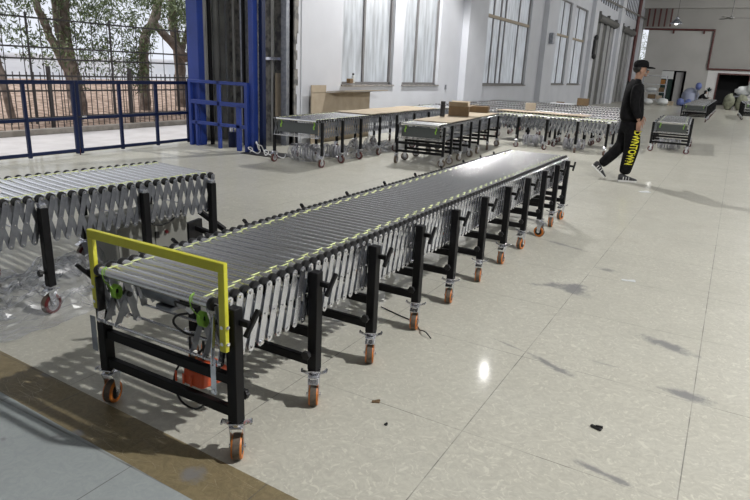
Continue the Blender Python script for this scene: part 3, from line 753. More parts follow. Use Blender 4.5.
tree('tree with a crooked forked trunk behind the right half of the gate', (-14.6, 12.2, .1),
     [([(0, 0, -.1), (0, -.03, .7), (0, .0, 1.5), (.0, .1, 2.1), (.0, .55, 2.7), (.0, .8, 3.6)], .15, .12), ([(0, .35, 2.5), (0, .75, 2.2), (0, 1.15, 1.85), (0, 1.6, 1.5)], .10, .12)],
     [((.2, -.3, 2.2), (.6, .5, .6), .25), ((.3, .9, 3.0), (.9, 1., .5), .4), ((.2, -.4, 1.2), (.3, .35, .7), .25), ((.3, .1, 3.2), (1., .8, .4), .2)], 900, seed=6)
tree('leafy tree with a straight trunk nearest the blue lift', (-15.0, 13.9, .1),
     [([(0, 0, -.1), (0, 0, .8), (0, -.03, 1.6), (0, -.2, 2.4), (.0, -.2, 4)], .20, .11), ([(0, 0, 1.5), (0, .35, 2.4), (0, .7, 3.6)], .09, .05)],
     [((.3, .2, 2.6), (.8, 1.1, .7), .6), ((.4, .6, 3.2), (1.1, 1.1, .5), .35), ((.2, .7, 1.9), (.5, .5, .4), .18)], 1000, seed=9)
tree('dense green tree seen through the narrow opening in the far left corner', (-8.6, 63.0, 0), [([(0, 0, -.2), (0, 0, 2), (0, 0, 5)], .2, .1)],
     [((0, 0, 3.2), (1.6, 1.6, 2.8), 1.)], 1500, seed=12)

# ------------------------------------------------------------------ blue gate
GX = -9.35
def gate_leaf(label, ys, ztop=(.0,), group=None):
    t = thing('metal_gate', label, 'gate', (GX, ys[0], 0), 0, group)
    a, c = ys[0], ys[-1]
    for z, h in ((.075, .05), (.60, .05), (1.17, .06)):
        b = MB(); b.box((0, (c - a) / 2, z), (.045, c - a, h), 'navy', ch=.003); b.build('rail', t)
    for y in ys:
        b = MB(); b.box((0.0, y - a, .61), (.05, .05, 1.18), 'navy', ch=.003); b.build('upright', t)
    return t
gate_leaf('left leaf of the dark blue tubular steel gate, cut by the photo edge', [4.0, 4.78, 5.54, 6.355])
g2 = gate_leaf('right leaf of the dark blue tubular steel gate, next to the blue lift', [6.43, 7.24, 8.03, 8.80])
b = MB(); b.cyl((.03, .02, .62), (.03, .12, .62), .012, 'chrome', 8); b.box((.035, .0, .62), (.02, .05, .03), 'blackp'); b.build('latch', g2)
b = MB(); b.cyl((0, -.035, .0), (0, -.035, .10), .012, 'pipe', 8); b.build('drop_bolt', g2)

# ------------------------------------------------------------------ cargo lift
lift = thing('cargo_lift', 'blue steel goods lift with a low front fence at the wall opening', 'lift', (-9.3, 8.7, 0))
def lp(name, *boxes, m='blue', ch=.004):
    b = MB()
    for x0, x1, y0, y1, z0, z1 in boxes: b.box(((x0 + x1) / 2, (y0 + y1) / 2, (z0 + z1) / 2), (x1 - x0, y1 - y0, z1 - z0), m, ch=ch)
    return b.build(name, lift)
lp('column', (.05, .33, .06, .22, 0, 5.6))
lp('column', (1.60, 1.70, .03, .16, 0, 5.6), m='blue'); lp('column', (1.72, 1.80, .17, .27, 0, 5.6), m='navy')
lp('fence_rail', (0.12, 1.60, -.03, .03, 1.19, 1.25)); lp('fence_rail', (0.12, 1.60, -.03, .03, .80, .88)); lp('fence_rail', (0.12, 1.60, -.03, .03, .42, .48))
for x in (.15, 1.57): lp('fence_post', (x - .035, x + .035, -.035, .035, 0, 1.25))
lp('fence_post', (.86, .92, -.03, .03, 0, 1.25)); lp('fence_post', (.28, .33, -.03, .03, 0, .82)); lp('fence_post', (1.33, 1.42, -.03, .03, 0, .82))
lp('guide_rail', (.62, .74, .9, 1.0, 0, 5.6), m='zinc_dull_shade'); lp('guide_rail', (1.02, 1.12, .9, 1.0, 0, 5.6), m='concrete'); lp('guide_rail', (.34, .40, .3, .36, 0, 5.6), m='black'); lp('guide_rail', (.84, .89, .7, .76, 0, 5.6), m='black')
lp('guide_rail', (1.32, 1.46, 1.3, 1.4, 0, 5.6), m='zinc_dull_shade')
lp('cross_rail', (.2, 1.30, 1.40, 1.44, 1.67, 1.73), m='zinc'); 
for x, y in ((.58, .55), (1.14, .85)):
    b = MB()
    for k in range(64):
        z = .4 + .075 * k; b.tube([(x + (.016 if k % 2 else 0) * cos(a) + (0 if k % 2 else .0), y + (.0 if k % 2 else .016) * cos(a), z + .045 * sin(a)) for a in [2 * pi * i / 8 for i in range(8)]], .006, 'zinc_dull_shade', 4, closed=True)
    b.build('chain', lift)
b = MB(); b.cyl((.92, .32, .0), (.92, .32, .30), .09, 'navy', 16); b.cyl((.92, .32, .30), (.92, .32, .40), .07, 'zinc', 16); b.cyl((.92, .32, .40), (.92, .32, .45), .04, 'chrome', 12); b.build('hydraulic_pump', lift)
b = MB(); b.box((-8.05, 10.10, .95), (.28, .03, .95), 'card'); o = b.build('wood_panel'); tag(o, 'narrow upright tan board leaning in the dark beside the blue lift', 'board')
# cables in a tangle on a dark mat
b = MB(); b.box((-7.25, 8.75, .006), (.9, .55, .012), 'blackp'); tag(b.build('floor_mat'), 'dark mat on the floor at the foot of the blue lift', 'mat')
rg = random.Random(5); b = MB(); p = Vector((-7.55, 8.45, .03)); pts = []
for k in range(44):
    a = k * .62; pts.append((-7.6 + .022 * k + .06 * cos(a), 8.55 + .08 * sin(a) - .004 * k, .03 + .09 * abs(sin(a * .5)) + (.12 if 14 < k < 20 else 0)))
b.tube(pts, .009, 'whitep', 6, smooth=True); tag(b.build('cable_coil'), 'tangled white cable lying between the lift and the first wall conveyor', 'cable')

# ------------------------------------------------------------------ crumpled film
def film(label, c, size, h, seed, n=34, cat='plastic film', top=None, lump=None):
    rg = random.Random(seed); b = MB(); vs = []
    from mathutils import noise as nz
    for i in range(n + 1):
        for j in range(n + 1):
            u = i / n - .5; v = j / n - .5; e = max(0, 1 - (u * u + v * v) * 3.6)
            q = nz.noise(Vector((u * 7 + seed, v * 7, 0))) + .6 * nz.noise(Vector((u * 19, v * 19 + seed, 3))) + .35 * nz.noise(Vector((u * 43, v * 43, seed)))
            vs.append((u * size[0] + .03 * nz.noise(Vector((u * 15, v * 15, 9))), v * size[1] + .03 * nz.noise(Vector((u * 15, v * 15, 5))), .012 + max(0, e * h * (.55 + .75 * q)) + rg.uniform(0, .006)))
    b.add(vs, [(i * (n + 1) + j, (i + 1) * (n + 1) + j, (i + 1) * (n + 1) + j + 1, i * (n + 1) + j + 1) for i in range(n) for j in range(n)], 'film')
    o = b.build('plastic_film', None, c); tag(o, label, cat); return o
film('crumpled clear plastic film on the floor under the left-edge conveyor', (-3.85, 2.5, 0), (1.0, 1.7), .24, 3, 44)
film('clear plastic film spread on the floor at the left photo edge', (-3.9, 1.75, 0), (.5, .4), .20, 7, 26)
film('clear plastic heap under the far half of the first wall conveyor', (-6.2, 10.4, 0), (.7, 2.4), .28, 11, 34)
def bundle(label, loc, r, ln, seed, rz=0.):
    rg = random.Random(seed); b = MB()
    for k in range(13):
        a0 = rg.uniform(0, 6); rr = r * rg.uniform(.75, 1.05); off = rg.uniform(-.5, .5) * ln; tilt = rg.uniform(-.35, .35)
        b.tube([(off + tilt * rr * cos(a), rr * cos(a), r + .025 + rr * .93 * sin(a)) for a in [2 * pi * i / 20 for i in range(20)]], .013, 'film2', 6, closed=True)
    b.lathe([(r * .5, -ln / 2), (r * .93, -ln * .46), (r * .96, 0), (r * .93, ln * .46), (r * .5, ln / 2)], 'film', 18, c=(0, 0, r + .01), axis='X')
    o = b.build('wrapped_coil', None, loc, (0, 0, rz)); tag(o, label, 'bundle'); return o
M['film2'] = mat('milky_plastic', (.34, .34, .37), .35)
bundle('plastic-wrapped coil bundle on the floor under the end of the wall conveyor', (-6.22, 8.48, 0), .155, .62, 4)
bundle('plastic-wrapped coil on the floor under the wall conveyor, deeper in', (-6.15, 9.2, 0), .12, .5, 6, .3)
bundle('plastic-wrapped coil on the floor under the carton-carrying conveyor', (-4.75, 11.7, 0), .12, .45, 8, .3)
bundle('plastic-wrapped coil under the front row of crosswise conveyors, left', (-4.0, 14.45, 0), .13, .5, 10, .3)
bundle('plastic-wrapped coil under the front row of crosswise conveyors, right', (-3.05, 14.45, 0), .13, .5, 12, .3)
bundle('plastic-wrapped coil under the short conveyor behind the walking man', (-1.25, 16.6, 0), .13, .5, 14, .0)
# control cabinet under left conveyor
t = thing('control_cabinet', 'grey steel control cabinet standing under the left conveyor', 'cabinet', (-3.90, 3.10, 0), -.108)
b = MB(); b.box((0, 0, .22), (.42, .62, .42), 'grey_paint', ch=.006); b.build('body', t)
b = MB(); b.box((.214, -.155, .22), (.01, .29, .38), 'grey_paint', ch=.002); b.build('door', t)
b = MB(); b.box((.214, .155, .22), (.01, .29, .38), 'grey_paint', ch=.002); b.build('door', t)
b = MB(); b.box((.225, .02, .30), (.014, .03, .05), 'blackp'); b.build('switch', t)
b = MB(); b.cyl((.22, .10, .31), (.24, .10, .31), .014, 'redwheel', 10); b.build('push_button', t)
b = MB(); b.tube([(-3.56, 2.90, .50), (-3.555, 2.96, .43), (-3.55, 3.06, .41), (-3.55, 3.16, .44), (-3.54, 3.24, .50)], .007, 'rubber', 7, smooth=True)
tag(b.build('hanging_cable'), 'black cable looping below the lattice of the left conveyor', 'cable')
t = thing('stacked_brackets', 'black metal bracket lying near the far end of the left conveyor', 'bracket', (-3.72, 3.66, 0), .2)
for k in range(3):
    b = MB(); b.box((0, -.06 + .07 * k, .10 + .09 * k), (.28, .04, .04), 'black', Matrix.Rotation(.25 * k, 3, 'Y'), ch=.003); b.build('bar', t)
b = MB(); b.box((-.13, 0, .14), (.04, .2, .28), 'black', ch=.003); b.build('side_plate', t)
b = MB(); b.box((0, 0, .01), (.045, .10, .02), 'blackp', ch=.003); b.box((.03, .05, .03), (.15, .03, .02), 'whitep', Matrix.Rotation(.4, 3, 'Z'), ch=.003); b.box((-.01, -.04, .035), (.11, .03, .012), 'chrome', Matrix.Rotation(-.5, 3, 'Z'))
tag(b.build('tape_holder', None, (-3.80, 1.90, .762), (0, 0, .3)), 'small black and white clip lying on the left conveyor at the photo edge', 'clip')

# ------------------------------------------------------------------ cardboard, cartons, bottles
def sheet(name, label, loc, size, rz, m='card', cat='cardboard', tilt=None):
    b = MB(); w_, l_, h_ = size; n = 12; vs = []
    for i in range(2):
        for j in range(n + 1):
            for k in range(2):
                vs.append((-w_ / 2 + w_ * i, -l_ / 2 + l_ * j / n, h_ * k + .004 * sin(j * 1.3) + .004))
    def id(i, j, k): return (i * (n + 1) + j) * 2 + k
    fs = []
    for j in range(n):
        fs += [(id(0, j, 1), id(1, j, 1), id(1, j + 1, 1), id(0, j + 1, 1)), (id(0, j, 0), id(0, j + 1, 0), id(1, j + 1, 0), id(1, j, 0)),
               (id(0, j, 0), id(0, j, 1), id(0, j + 1, 1), id(0, j + 1, 0)), (id(1, j, 0), id(1, j + 1, 0), id(1, j + 1, 1), id(1, j, 1))]
    fs += [(id(0, 0, 0), id(1, 0, 0), id(1, 0, 1), id(0, 0, 1)), (id(0, n, 0), id(0, n, 1), id(1, n, 1), id(1, n, 0))]
    b.add(vs, fs, m); return tag(b.build(name, None, loc, (0, 0, rz)), label, cat)
sheet('cardboard_sheet', 'long tan cardboard sheet lying on the conveyor along the wall', (-6.33, 11.65, .766), (.80, 3.3, .008), .045)
sheet('cardboard_sheet', 'tan cardboard sheet under the carton on the middle conveyor', (-4.87, 12.0, .726), (.72, 3.7, .008), .105)
sheet('cardboard_sheet', 'flat tan cardboard sheet on the second row of the crosswise conveyors', (-4.1, 15.45, .726), (.62, 2.2, .008), -pi / 2)
# cardboard propped at wall: board with a folded flap
t = thing('folded_cardboard', 'big folded cardboard panel leaning on the white wall behind the wall conveyor', 'cardboard', (-7.7, 11.3, 0))
b = MB(); b.box((.0, .55, .53), (.02, 2.4, 1.06), 'card'); b.box((0, -.38, 1.13), (.02, .54, .16), 'card'); b.build('panel', t)
b = MB(); b.add([(.015, -.1, 1.07), (.015, 1.85, 1.07), (.34, 2.05, 1.10), (.34, .12, 1.10), (.015, -.1, 1.085), (.015, 1.85, 1.085), (.34, 2.05, 1.115), (.34, .12, 1.115)],
      [(3, 2, 1, 0), (4, 5, 6, 7), (0, 1, 5, 4), (1, 2, 6, 5), (2, 3, 7, 6), (3, 0, 4, 7)], 'card'); b.build('flap', t)
def carton(label, loc, size, rz, flaps=0, m='cardd', name='cardboard_carton'):
    t = thing(name, label, 'box', loc, rz); w_, l_, h_ = size; b = MB(); e = .006
    b.box((0, 0, e / 2), (w_, l_, e), m)
    for sx in (-1, 1): b.box((sx * (w_ / 2 - e / 2), 0, h_ / 2), (e, l_, h_), m)
    for sy in (-1, 1): b.box((0, sy * (l_ / 2 - e / 2), h_ / 2), (w_ - 2 * e, e, h_), m)
    b.build('body', t)
    if flaps:
        for a, (cx, cy, ln, ax) in zip((-.5, .25, .9), ((0, l_ / 2, w_, 'X'), (w_ / 2, 0, l_, 'Y'), (0, -l_ / 2, w_, 'X'))):
            b = MB()
            if ax == 'X':
                s = 1 if cy > 0 else -1; R_ = Matrix.Rotation(s * (1.1 + a * .0) * .5, 3, 'X'); b.box(Vector((0, cy, h_)) + R_ @ Vector((0, s * .09, .0)), (ln - .01, .18, .004), 'card', R_)
            else: R_ = Matrix.Rotation(-.35, 3, 'Y'); b.box(Vector((cx, 0, h_)) + R_ @ Vector((.09, 0, 0)), (.18, ln - .01, .004), 'card', R_)
            b.build('flap', t)
    else:
        b = MB(); b.box((0, 0, h_ + .003), (w_, l_, .006), 'card' if m == 'card' else m); b.build('lid', t)
    return t
carton('open brown carton standing on the middle conveyor beside the black bottle', (-4.90, 11.95, .745), (.40, .27, .19), .30, 1)
carton('low tan carton on the middle conveyor behind the open one', (-5.10, 13.55, .745), (.50, .30, .13), .2, 0, 'cardd')
carton('small tan carton alone on the third row of the crosswise conveyors', (-4.72, 16.45, .725), (.26, .20, .17), .35, 0, 'card')
carton('small dark carton at the wall side of the rearmost crosswise conveyor', (-4.43, 21.55, .725), (.36, .30, .22), .1, 0, 'cardd')
b = MB(); b.box((0, 0, .015), (.75, .45, .03), 'whitep', ch=.004); b.box((-.1, .05, .05), (.25, .12, .03), 'cardd', ch=.004); tag(b.build('tray', None, (-5.1, 21.6, .725)), 'flat white tray on the rearmost crosswise conveyor', 'tray')
t = thing('thermos_bottle', 'tall black bottle standing upright on the cardboard of the middle conveyor', 'bottle', (-4.98, 11.30, .745))
b = MB(); b.lathe([(.046, 0), (.049, .01), (.049, .23), (.040, .245)], 'blackp', 16); b.build('body', t)
b = MB(); b.lathe([(.040, .245), (.045, .25), (.045, .295), (.038, .30)], 'blackp', 16); b.build('cap', t)
t = thing('spray_can', 'small white spray can with black cap on the first window sill', 'can', (-7.70, 12.28, 1.255))
b = MB(); b.lathe([(.036, 0), (.038, .01), (.038, .15), (.025, .175)], 'whitebag', 14); b.build('body', t)
b = MB(); b.lathe([(.022, .175), (.024, .18), (.024, .215), (.02, .22)], 'blackp', 12); b.build('cap', t)
b = MB(); b.box((0, 0, .05), (.1, .14, .1), 'cardd', ch=.01); tag(b.build('small_box', None, (-7.70, 12.14, 1.255)), 'little brown lump beside the spray can on the first window sill', 'box')
b = MB(); b.box((0, 0, 0), (.03, .09, .14), 'zinc_dull_shade', ch=.004); b.build('wall_switch', None, (XW + .02, 17.75, 1.15)); tag(bpy.data.objects['wall_switch'], 'small grey switch box on the white wall between the second and third windows', 'switch')
b = MB(); b.box((0, 0, 0), (.18, .35, .45), 'zinc_dull_shade', ch=.01); tag(b.build('junction_box', None, (XW + .31, 28.2, 3.2)), 'grey junction box high on the pillar between the tall windows', 'box')
b = MB(); b.cyl((0, 0, -.4), (0, 0, .4), .09, 'blackp', 8); b.ell((.05, 0, .5), (.12, .12, .16), 'blackp'); b.ell((.05, 0, -.5), (.12, .12, .16), 'blackp'); tag(b.build('wall_speaker', None, (XW + .3, 37.4, 3.3)), 'small black fixture high on the wall just before the first shutter door', 'fixture')

# litter on floor
for lab, loc, sz, m, rz in (('scrap of dark rubber on the open floor at the lower right', (-.30, 2.76, .006), (.055, .018, .012), 'blackp', -.3),
                        ('little brown leaf on the floor right of the second orange caster', (-1.29, 2.37, .004), (.04, .02, .006), 'cardd', .4),
                        ('white paper scrap on the open floor', (-.51, 5.22, .004), (.11, .035, .004), 'whitebag', .2),
                        ('white paper scrap on the floor in the walking man\'s shadow', (-.95, 9.85, .004), (.16, .10, .004), 'whitebag', .6),
                        ('tiny dark crumb on the floor below the brown leaf', (-1.15, 2.22, .004), (.015, .012, .008), 'blackp', 0)):
    b = MB(); b.box((0, 0, 0), sz, m, ch=min(sz) * .3); b.box((sz[0] * .2, sz[1] * .4, sz[2] * .5), (sz[0] * .6, sz[1] * .5, sz[2]), m, Matrix.Rotation(.5, 3, 'Z')); tag(b.build('floor_litter', None, loc, (0, 0, rz)), lab, 'litter')
b = MB(); b.tube([(0, 0, .006), (.06, -.05, .03), (.11, -.07, .006)], .004, 'rubber', 6, smooth=True); b.tube([(0, 0, .006), (-.1, .1, .006), (-.22, .14, .006), (-.4, .2, .006)], .004, 'rubber', 6, smooth=True)
tag(b.build('loose_cable', None, (-1.49, 3.28, 0)), 'thin black cable on the floor by the fourth orange caster of the long conveyor', 'cable')

# ------------------------------------------------------------------ people
def skin_mesh(verts, edges, radii, sub=2, root=0):
    me = bpy.data.meshes.new('tmp'); me.from_pydata(verts, edges, []); o = bpy.data.objects.new('tmp', me); COL.objects.link(o)
    md = o.modifiers.new('s', 'SKIN'); md.use_smooth_shade = True; md.branch_smoothing = .6
    for i, r in enumerate(radii):
        sv = me.skin_vertices[0].data[i]; sv.radius = r if isinstance(r, tuple) else (r, r); sv.use_root = (i == root)
    o.modifiers.new('u', 'SUBSURF').levels = sub; o.modifiers['u'].render_levels = sub
    dg = bpy.context.evaluated_depsgraph_get(); dg.update(); ev = o.evaluated_get(dg); m2 = bpy.data.meshes.new_from_object(ev)
    bpy.data.objects.remove(o); bpy.data.meshes.remove(me)
    return [tuple(v.co) for v in m2.vertices], [tuple(p.vertices) for p in m2.polygons]
def chain(spec):
    """spec: dict name -> (pos, radius, parent)"""
    names = list(spec); idx = {n: i for i, n in enumerate(names)}
    return [spec[n][0] for n in names], [(idx[spec[n][2]], idx[n]) for n in names if spec[n][2]], [spec[n][1] for n in names]
def hand(b, wrist, d, side, m='skin', curl=.5, s=1.):
    """five fingers: d = direction of hand, side = thumb side"""
    d = Vector(d).normalized(); th = Vector(side).normalized(); nrm = d.cross(th).normalized(); w = Vector(wrist)
    palm = w + d * .045 * s
    b.ell(palm, (.042 * s, .016 * s, .052 * s), m, 10, 8, Matrix((th, nrm, d)).transposed())
    for k, ln in enumerate((.072, .080, .075, .058)):
        p = w + d * .085 * s + th * (.028 - .019 * k) * s; pts = [w + d * .05 * s + th * (.022 - .015 * k) * s, p]; dd = d.copy()
        for q in range(3):
            dd = (dd + nrm * curl * .5).normalized(); p = p + dd * ln * s / 3; pts.append(p)
        b.tube(pts, .008, m, 7, rs=[.010 * s, .0095 * s, .0088 * s, .008 * s, .006 * s])
    p = w + d * .02 * s + th * .025 * s
    b.tube([p, p + (d * .4 + th * .6) * .035 * s, p + (d * .75 + th * .55) * .065 * s, p + (d * .95 + th * .3 + nrm * .2) * .088 * s], .01, m, 7, rs=[.014 * s, .012 * s, .010 * s, .007 * s])

pr = math.atan2(.36, .93)
man = thing('person', 'person in black cap and black tracksuit with yellow lettering, walking across the hall', 'person', (-1.40, 10.76, 0), pr)
man.scale = (1.07, 1.07, 1.09)
# local frame: x forward, y to his left, z up; the right leg (y<0) bears the weight
hip = Vector((-.02, 0, .93)); rk = Vector((.035, -.085, .50)); ra = Vector((-.02, -.085, .10)); lk = Vector((-.07, .09, .52)); la = Vector((-.35, .10, .21))
rs_ = Vector((-.04, -.175, 1.42)); ls_ = Vector((-.04, .175, 1.42)); re = Vector((-.07, -.225, 1.14)); le = Vector((.02, .225, 1.16)); rw = Vector((.04, -.22, .90)); lw = Vector((.16, .20, .96))
sp = {'p': (hip, .08, None), 'b': ((-.04, 0, 1.10), .08, 'p'), 'c': ((-.05, 0, 1.28), .09, 'b'), 'n0': ((-.03, 0, 1.38), .05, 'c'), 'n': ((-.02, 0, 1.49), .052, 'n0'),
      'h0': ((.005, 0, 1.565), (.070, .066), 'n'), 'h1': ((.015, 0, 1.640), (.094, .078), 'h0'), 'h2': ((.0, 0, 1.705), (.082, .070), 'h1'),
      'rs': (rs_ + Vector((0, .05, -.04)), .030, 'c'), 're': (re, .026, 'rs'), 'rw': (rw, .027, 're'), 'ls': (ls_ + Vector((0, -.05, -.04)), .030, 'c'), 'le': (le, .026, 'ls'), 'lw': (lw, .027, 'le'),
      'rh': ((-.01, -.085, .86), .06, 'p'), 'rk': (rk, .055, 'rh'), 'ra': (ra, .036, 'rk'), 'lh': ((-.02, .085, .86), .06, 'p'), 'lk': (lk, .055, 'lh'), 'la': (la, .036, 'lk')}
v, e, r = chain(sp); vs, fs = skin_mesh(v, e, r)
b = MB(); b.add(vs, fs, 'skin', True)
hand(b, rw, (.05, .02, -1), (1, 0, 0), s=.9); hand(b, lw, (.3, -.1, -.95), (1, -.2, .3), s=.9)
b.ell((.103, 0, 1.597), (.020, .014, .024), 'skin', 8, 6); b.ell((.080, 0, 1.545), (.022, .026, .020), 'skin', 8, 6)      # nose, chin
b.ell((.092, 0, 1.570), (.010, .022, .006), 'skin', 8, 6)
for s in (-1, 1): b.ell((-.005, s * .076, 1.60), (.020, .010, .030), 'skin', 8, 6)
b.build('body', man)
b = MB()
for s in (-1, 1): b.ell((.086, s * .030, 1.622), (.008, .012, .006), 'shoe', 8, 6)
b.build('eyes', man)
b = MB(); b.ell((-.035, 0, 1.635), (.078, .080, .066), 'hair', 14, 10); b.build('hair', man)
b = MB()   # cap: crown and peak
pf = [(.104, 0), (.106, .03), (.098, .07), (.070, .098), (.02, .108)]
n = 20; vs = []
for r_, z in pf:
    for i in range(n):
        a = 2 * pi * i / n; vs.append((-.002 + r_ * 1.03 * cos(a), r_ * .86 * sin(a), 1.652 + z * 1.0 + .0 * cos(a)))
b.add(vs, [(k * n + i, k * n + (i + 1) % n, (k + 1) * n + (i + 1) % n, (k + 1) * n + i) for k in range(4) for i in range(n)] + [tuple(range(4 * n, 5 * n))], 'cloth', True)
b.build('cap_crown', man)
b = MB(); vt = []; vb = []
for i in range(11):
    a = -1.15 + 2.3 * i / 10
    for rr, dz in ((.095, 0.), (.16, -.004), (.205, -.016)):
        k = rr if rr < .1 else rr * (1 - .10 * abs(a)); vt.append((-.002 + k * cos(a), .088 * sin(a) * (1 + (rr - .095) * 1.2), 1.668 + dz)); vb.append((-.002 + k * cos(a), .088 * sin(a) * (1 + (rr - .095) * 1.2), 1.656 + dz))
nn = len(vt); fs = []
for i in range(10):
    for j in range(2):
        q = (i * 3 + j, i * 3 + j + 1, i * 3 + j + 4, i * 3 + j + 3); fs += [q, tuple(nn + x for x in reversed(q))]
for i in range(10): fs.append((i * 3 + 2, nn + i * 3 + 2, nn + i * 3 + 5, i * 3 + 5))
b.add(vt + vb, fs, 'cloth', True); b.build('cap_peak', man)
sp = {'p': ((-.02, 0, .84), .185, None), 'b': ((-.03, 0, 1.02), .185, 'p'), 'c': ((-.045, 0, 1.25), .190, 'b'), 'n0': ((-.035, 0, 1.42), .14, 'c'), 'n': ((-.025, 0, 1.495), .078, 'n0'),
      'rs': (rs_ + Vector((0, .015, .0)), .105, 'n0'), 're': (re, .068, 'rs'), 'rw': (rw + Vector((-.005, 0, .03)), .056, 're'), 'ls': (ls_ + Vector((0, -.015, .0)), .105, 'n0'), 'le': (le, .068, 'ls'), 'lw': (lw + Vector((-.01, 0, .03)), .056, 'le')}
v, e, r = chain(sp); vs, fs = skin_mesh(v, e, r); b = MB(); b.add(vs, fs, 'cloth', True)
o = b.build('jacket', man); o['label'] = 'black zip jacket'
sp = {'p': ((-.02, 0, .95), .15, None), 'q': ((-.02, 0, .87), .15, 'p'), 'rh': ((.0, -.09, .76), .130, 'q'), 'rk': (rk, .120, 'rh'), 'ra': (ra + Vector((.01, 0, .08)), .095, 'rk'), 'rb': (ra + Vector((.005, 0, .0)), .080, 'ra'),
      'lh': ((-.05, .09, .76), .125, 'q'), 'lk': (lk, .105, 'lh'), 'la': (la + Vector((.04, 0, .03)), .080, 'lk'), 'lb': (la, .07, 'la')}
v, e, r = chain(sp); vs, fs = skin_mesh(v, e, r); b = MB(); b.add(vs, fs, 'cloth', True)
o = b.build('trousers', man); o['label'] = 'black trousers with yellow lettering'
tr = BVHTree.FromPolygons([Vector(x) for x in vs], fs)
def lettering(txt, ztop, length, xc, slope, hgt):
    cu = bpy.data.curves.new('t', 'FONT'); cu.body = txt; cu.size = 1.; cu.resolution_u = 3; cu.offset = .022; ob = bpy.data.objects.new('t', cu); COL.objects.link(ob)
    dg = bpy.context.evaluated_depsgraph_get(); dg.update(); m2 = bpy.data.meshes.new_from_object(ob.evaluated_get(dg)); bpy.data.objects.remove(ob)
    import bmesh
    bm = bmesh.new(); bm.from_mesh(m2); bmesh.ops.subdivide_edges(bm, edges=bm.edges[:], cuts=1); bmesh.ops.triangulate(bm, faces=bm.faces[:])
    xs = [q.co.x for q in bm.verts]; ys = [q.co.y for q in bm.verts]; x0, x1, y0, y1 = min(xs), max(xs), min(ys), max(ys); vv = []
    for q in bm.verts:
        u = (q.co.x - x0) / (x1 - x0); h = (q.co.y - (y0 + y1) / 2) / (y1 - y0) * hgt; z = ztop - u * length; x = xc + slope * u + h
        hit = tr.ray_cast(Vector((x, -1, z)), Vector((0, 1, 0))); y = hit[0].y if hit[0] is not None else -.15
        vv.append((x, y - .0035, z))
    ff = [tuple(w_.index for w_ in f.verts) for f in bm.faces]; bm.free(); return vv, ff
b = MB(); vv, ff = lettering('DWNTOWN', .765, .50, .062, -.065, .115); b.add(vv, ff, 'print'); o = b.build('trouser_print', man); o['label'] = 'yellow lettering down the trouser leg'
def shoe(label, A, d, up):
    d = Vector(d).normalized(); up = Vector(up).normalized(); s = up.cross(d).normalized(); up = d.cross(s).normalized(); R_ = Matrix((d, s, up)).transposed(); b = MB(); A = Vector(A)
    prof = [(-.075, .030, .055, .085), (-.05, .036, .06, .10), (0, .038, .058, .095), (.06, .043, .05, .07), (.12, .046, .04, .05), (.17, .038, .03, .036), (.20, .018, .02, .024)]
    n = 12; vs = []
    for x, w_, zc, h in prof:
        for i in range(n):
            a = 2 * pi * i / n; vs.append(A + R_ @ Vector((x, w_ * cos(a), -.098 + h * .5 + .012 + h * .5 * sin(a))))
    b.add(vs, [(k * n + i, k * n + (i + 1) % n, (k + 1) * n + (i + 1) % n, (k + 1) * n + i) for k in range(6) for i in range(n)] + [tuple(range(n)), tuple(range(6 * n, 7 * n))], 'shoe', True)
    vs = []
    for z in (-.100, -.078):
        for x, w_, zc, h in prof: vs.append(A + R_ @ Vector((x, w_ + .004, z)))
        for x, w_, zc, h in reversed(prof): vs.append(A + R_ @ Vector((x, -w_ - .004, z)))
    k = 14; b.add(vs, [tuple(range(k)), tuple(range(2 * k - 1, k - 1, -1))] + [(i, (i + 1) % k, k + (i + 1) % k, k + i) for i in range(k)], 'shoew')
    for q in (-.01, .03, .07): b.box(A + R_ @ Vector((q, -.040, -.050)), (.010, .012, .045), 'shoew', R_)
    return b
o = shoe('', ra, (1, 0, 0), (0, 0, 1)).build('shoe', man); o = shoe('', la, (.72, 0, -.62), (.62, 0, .72)).build('shoe', man)

wk = thing('person', 'person in black jacket sitting bent over the distant conveyor by the back wall', 'person', (-2.15, 44.1, 0), -.2)
sp = {'p': ((0, 0, .50), (.15, .12), None), 'b': ((.05, 0, .68), (.15, .12), 'p'), 'c': ((.18, 0, .86), (.17, .13), 'b'), 'n': ((.28, 0, .97), .06, 'c'), 'h': ((.36, 0, 1.03), .075, 'n'), 'h2': ((.38, 0, 1.12), .080, 'h'),
      'rs': ((.22, -.19, .92), .07, 'c'), 're': ((.38, -.24, .72), .055, 'rs'), 'rw': ((.60, -.12, .76), .04, 're'), 'ls': ((.22, .19, .92), .07, 'c'), 'le': ((.38, .24, .72), .055, 'ls'), 'lw': ((.60, .12, .76), .04, 'le'),
      'rk': ((.42, -.10, .50), .075, 'p'), 'ra': ((.42, -.10, .08), .05, 'rk'), 'lk': ((.42, .10, .50), .075, 'p'), 'la': ((.42, .10, .08), .05, 'lk'), 'rt': ((.58, -.10, .05), .04, 'ra'), 'lt': ((.58, .10, .05), .04, 'la')}
v, e, r = chain(sp); vs, fs = skin_mesh(v, e, r); b = MB(); b.add(vs, fs, 'cloth', True); hand(b, (.62, -.12, .76), (1, 0, 0), (0, 1, 0), curl=.2); hand(b, (.62, .12, .76), (1, 0, 0), (0, -1, 0), curl=.2)
b.build('body', wk); b = MB(); b.ell((.44, 0, 1.06), (.03, .06, .075), 'skin'); b.build('face', wk); b = MB(); b.ell((.37, 0, 1.13), (.095, .09, .08), 'hair'); b.build('hair', wk)
t = thing('stool', 'stool under the seated worker', 'stool', (-2.15, 44.1, 0))
b = MB(); b.cyl((0, 0, .33), (0, 0, .365), .15, 'blackp', 16); b.build('seat', t)
for k in range(4):
    b = MB(); a = pi / 4 + k * pi / 2; b.cyl((.1 * cos(a), .1 * sin(a), .33), (.16 * cos(a), .16 * sin(a), 0), .012, 'zinc_dull_shade', 6); b.build('leg', t)

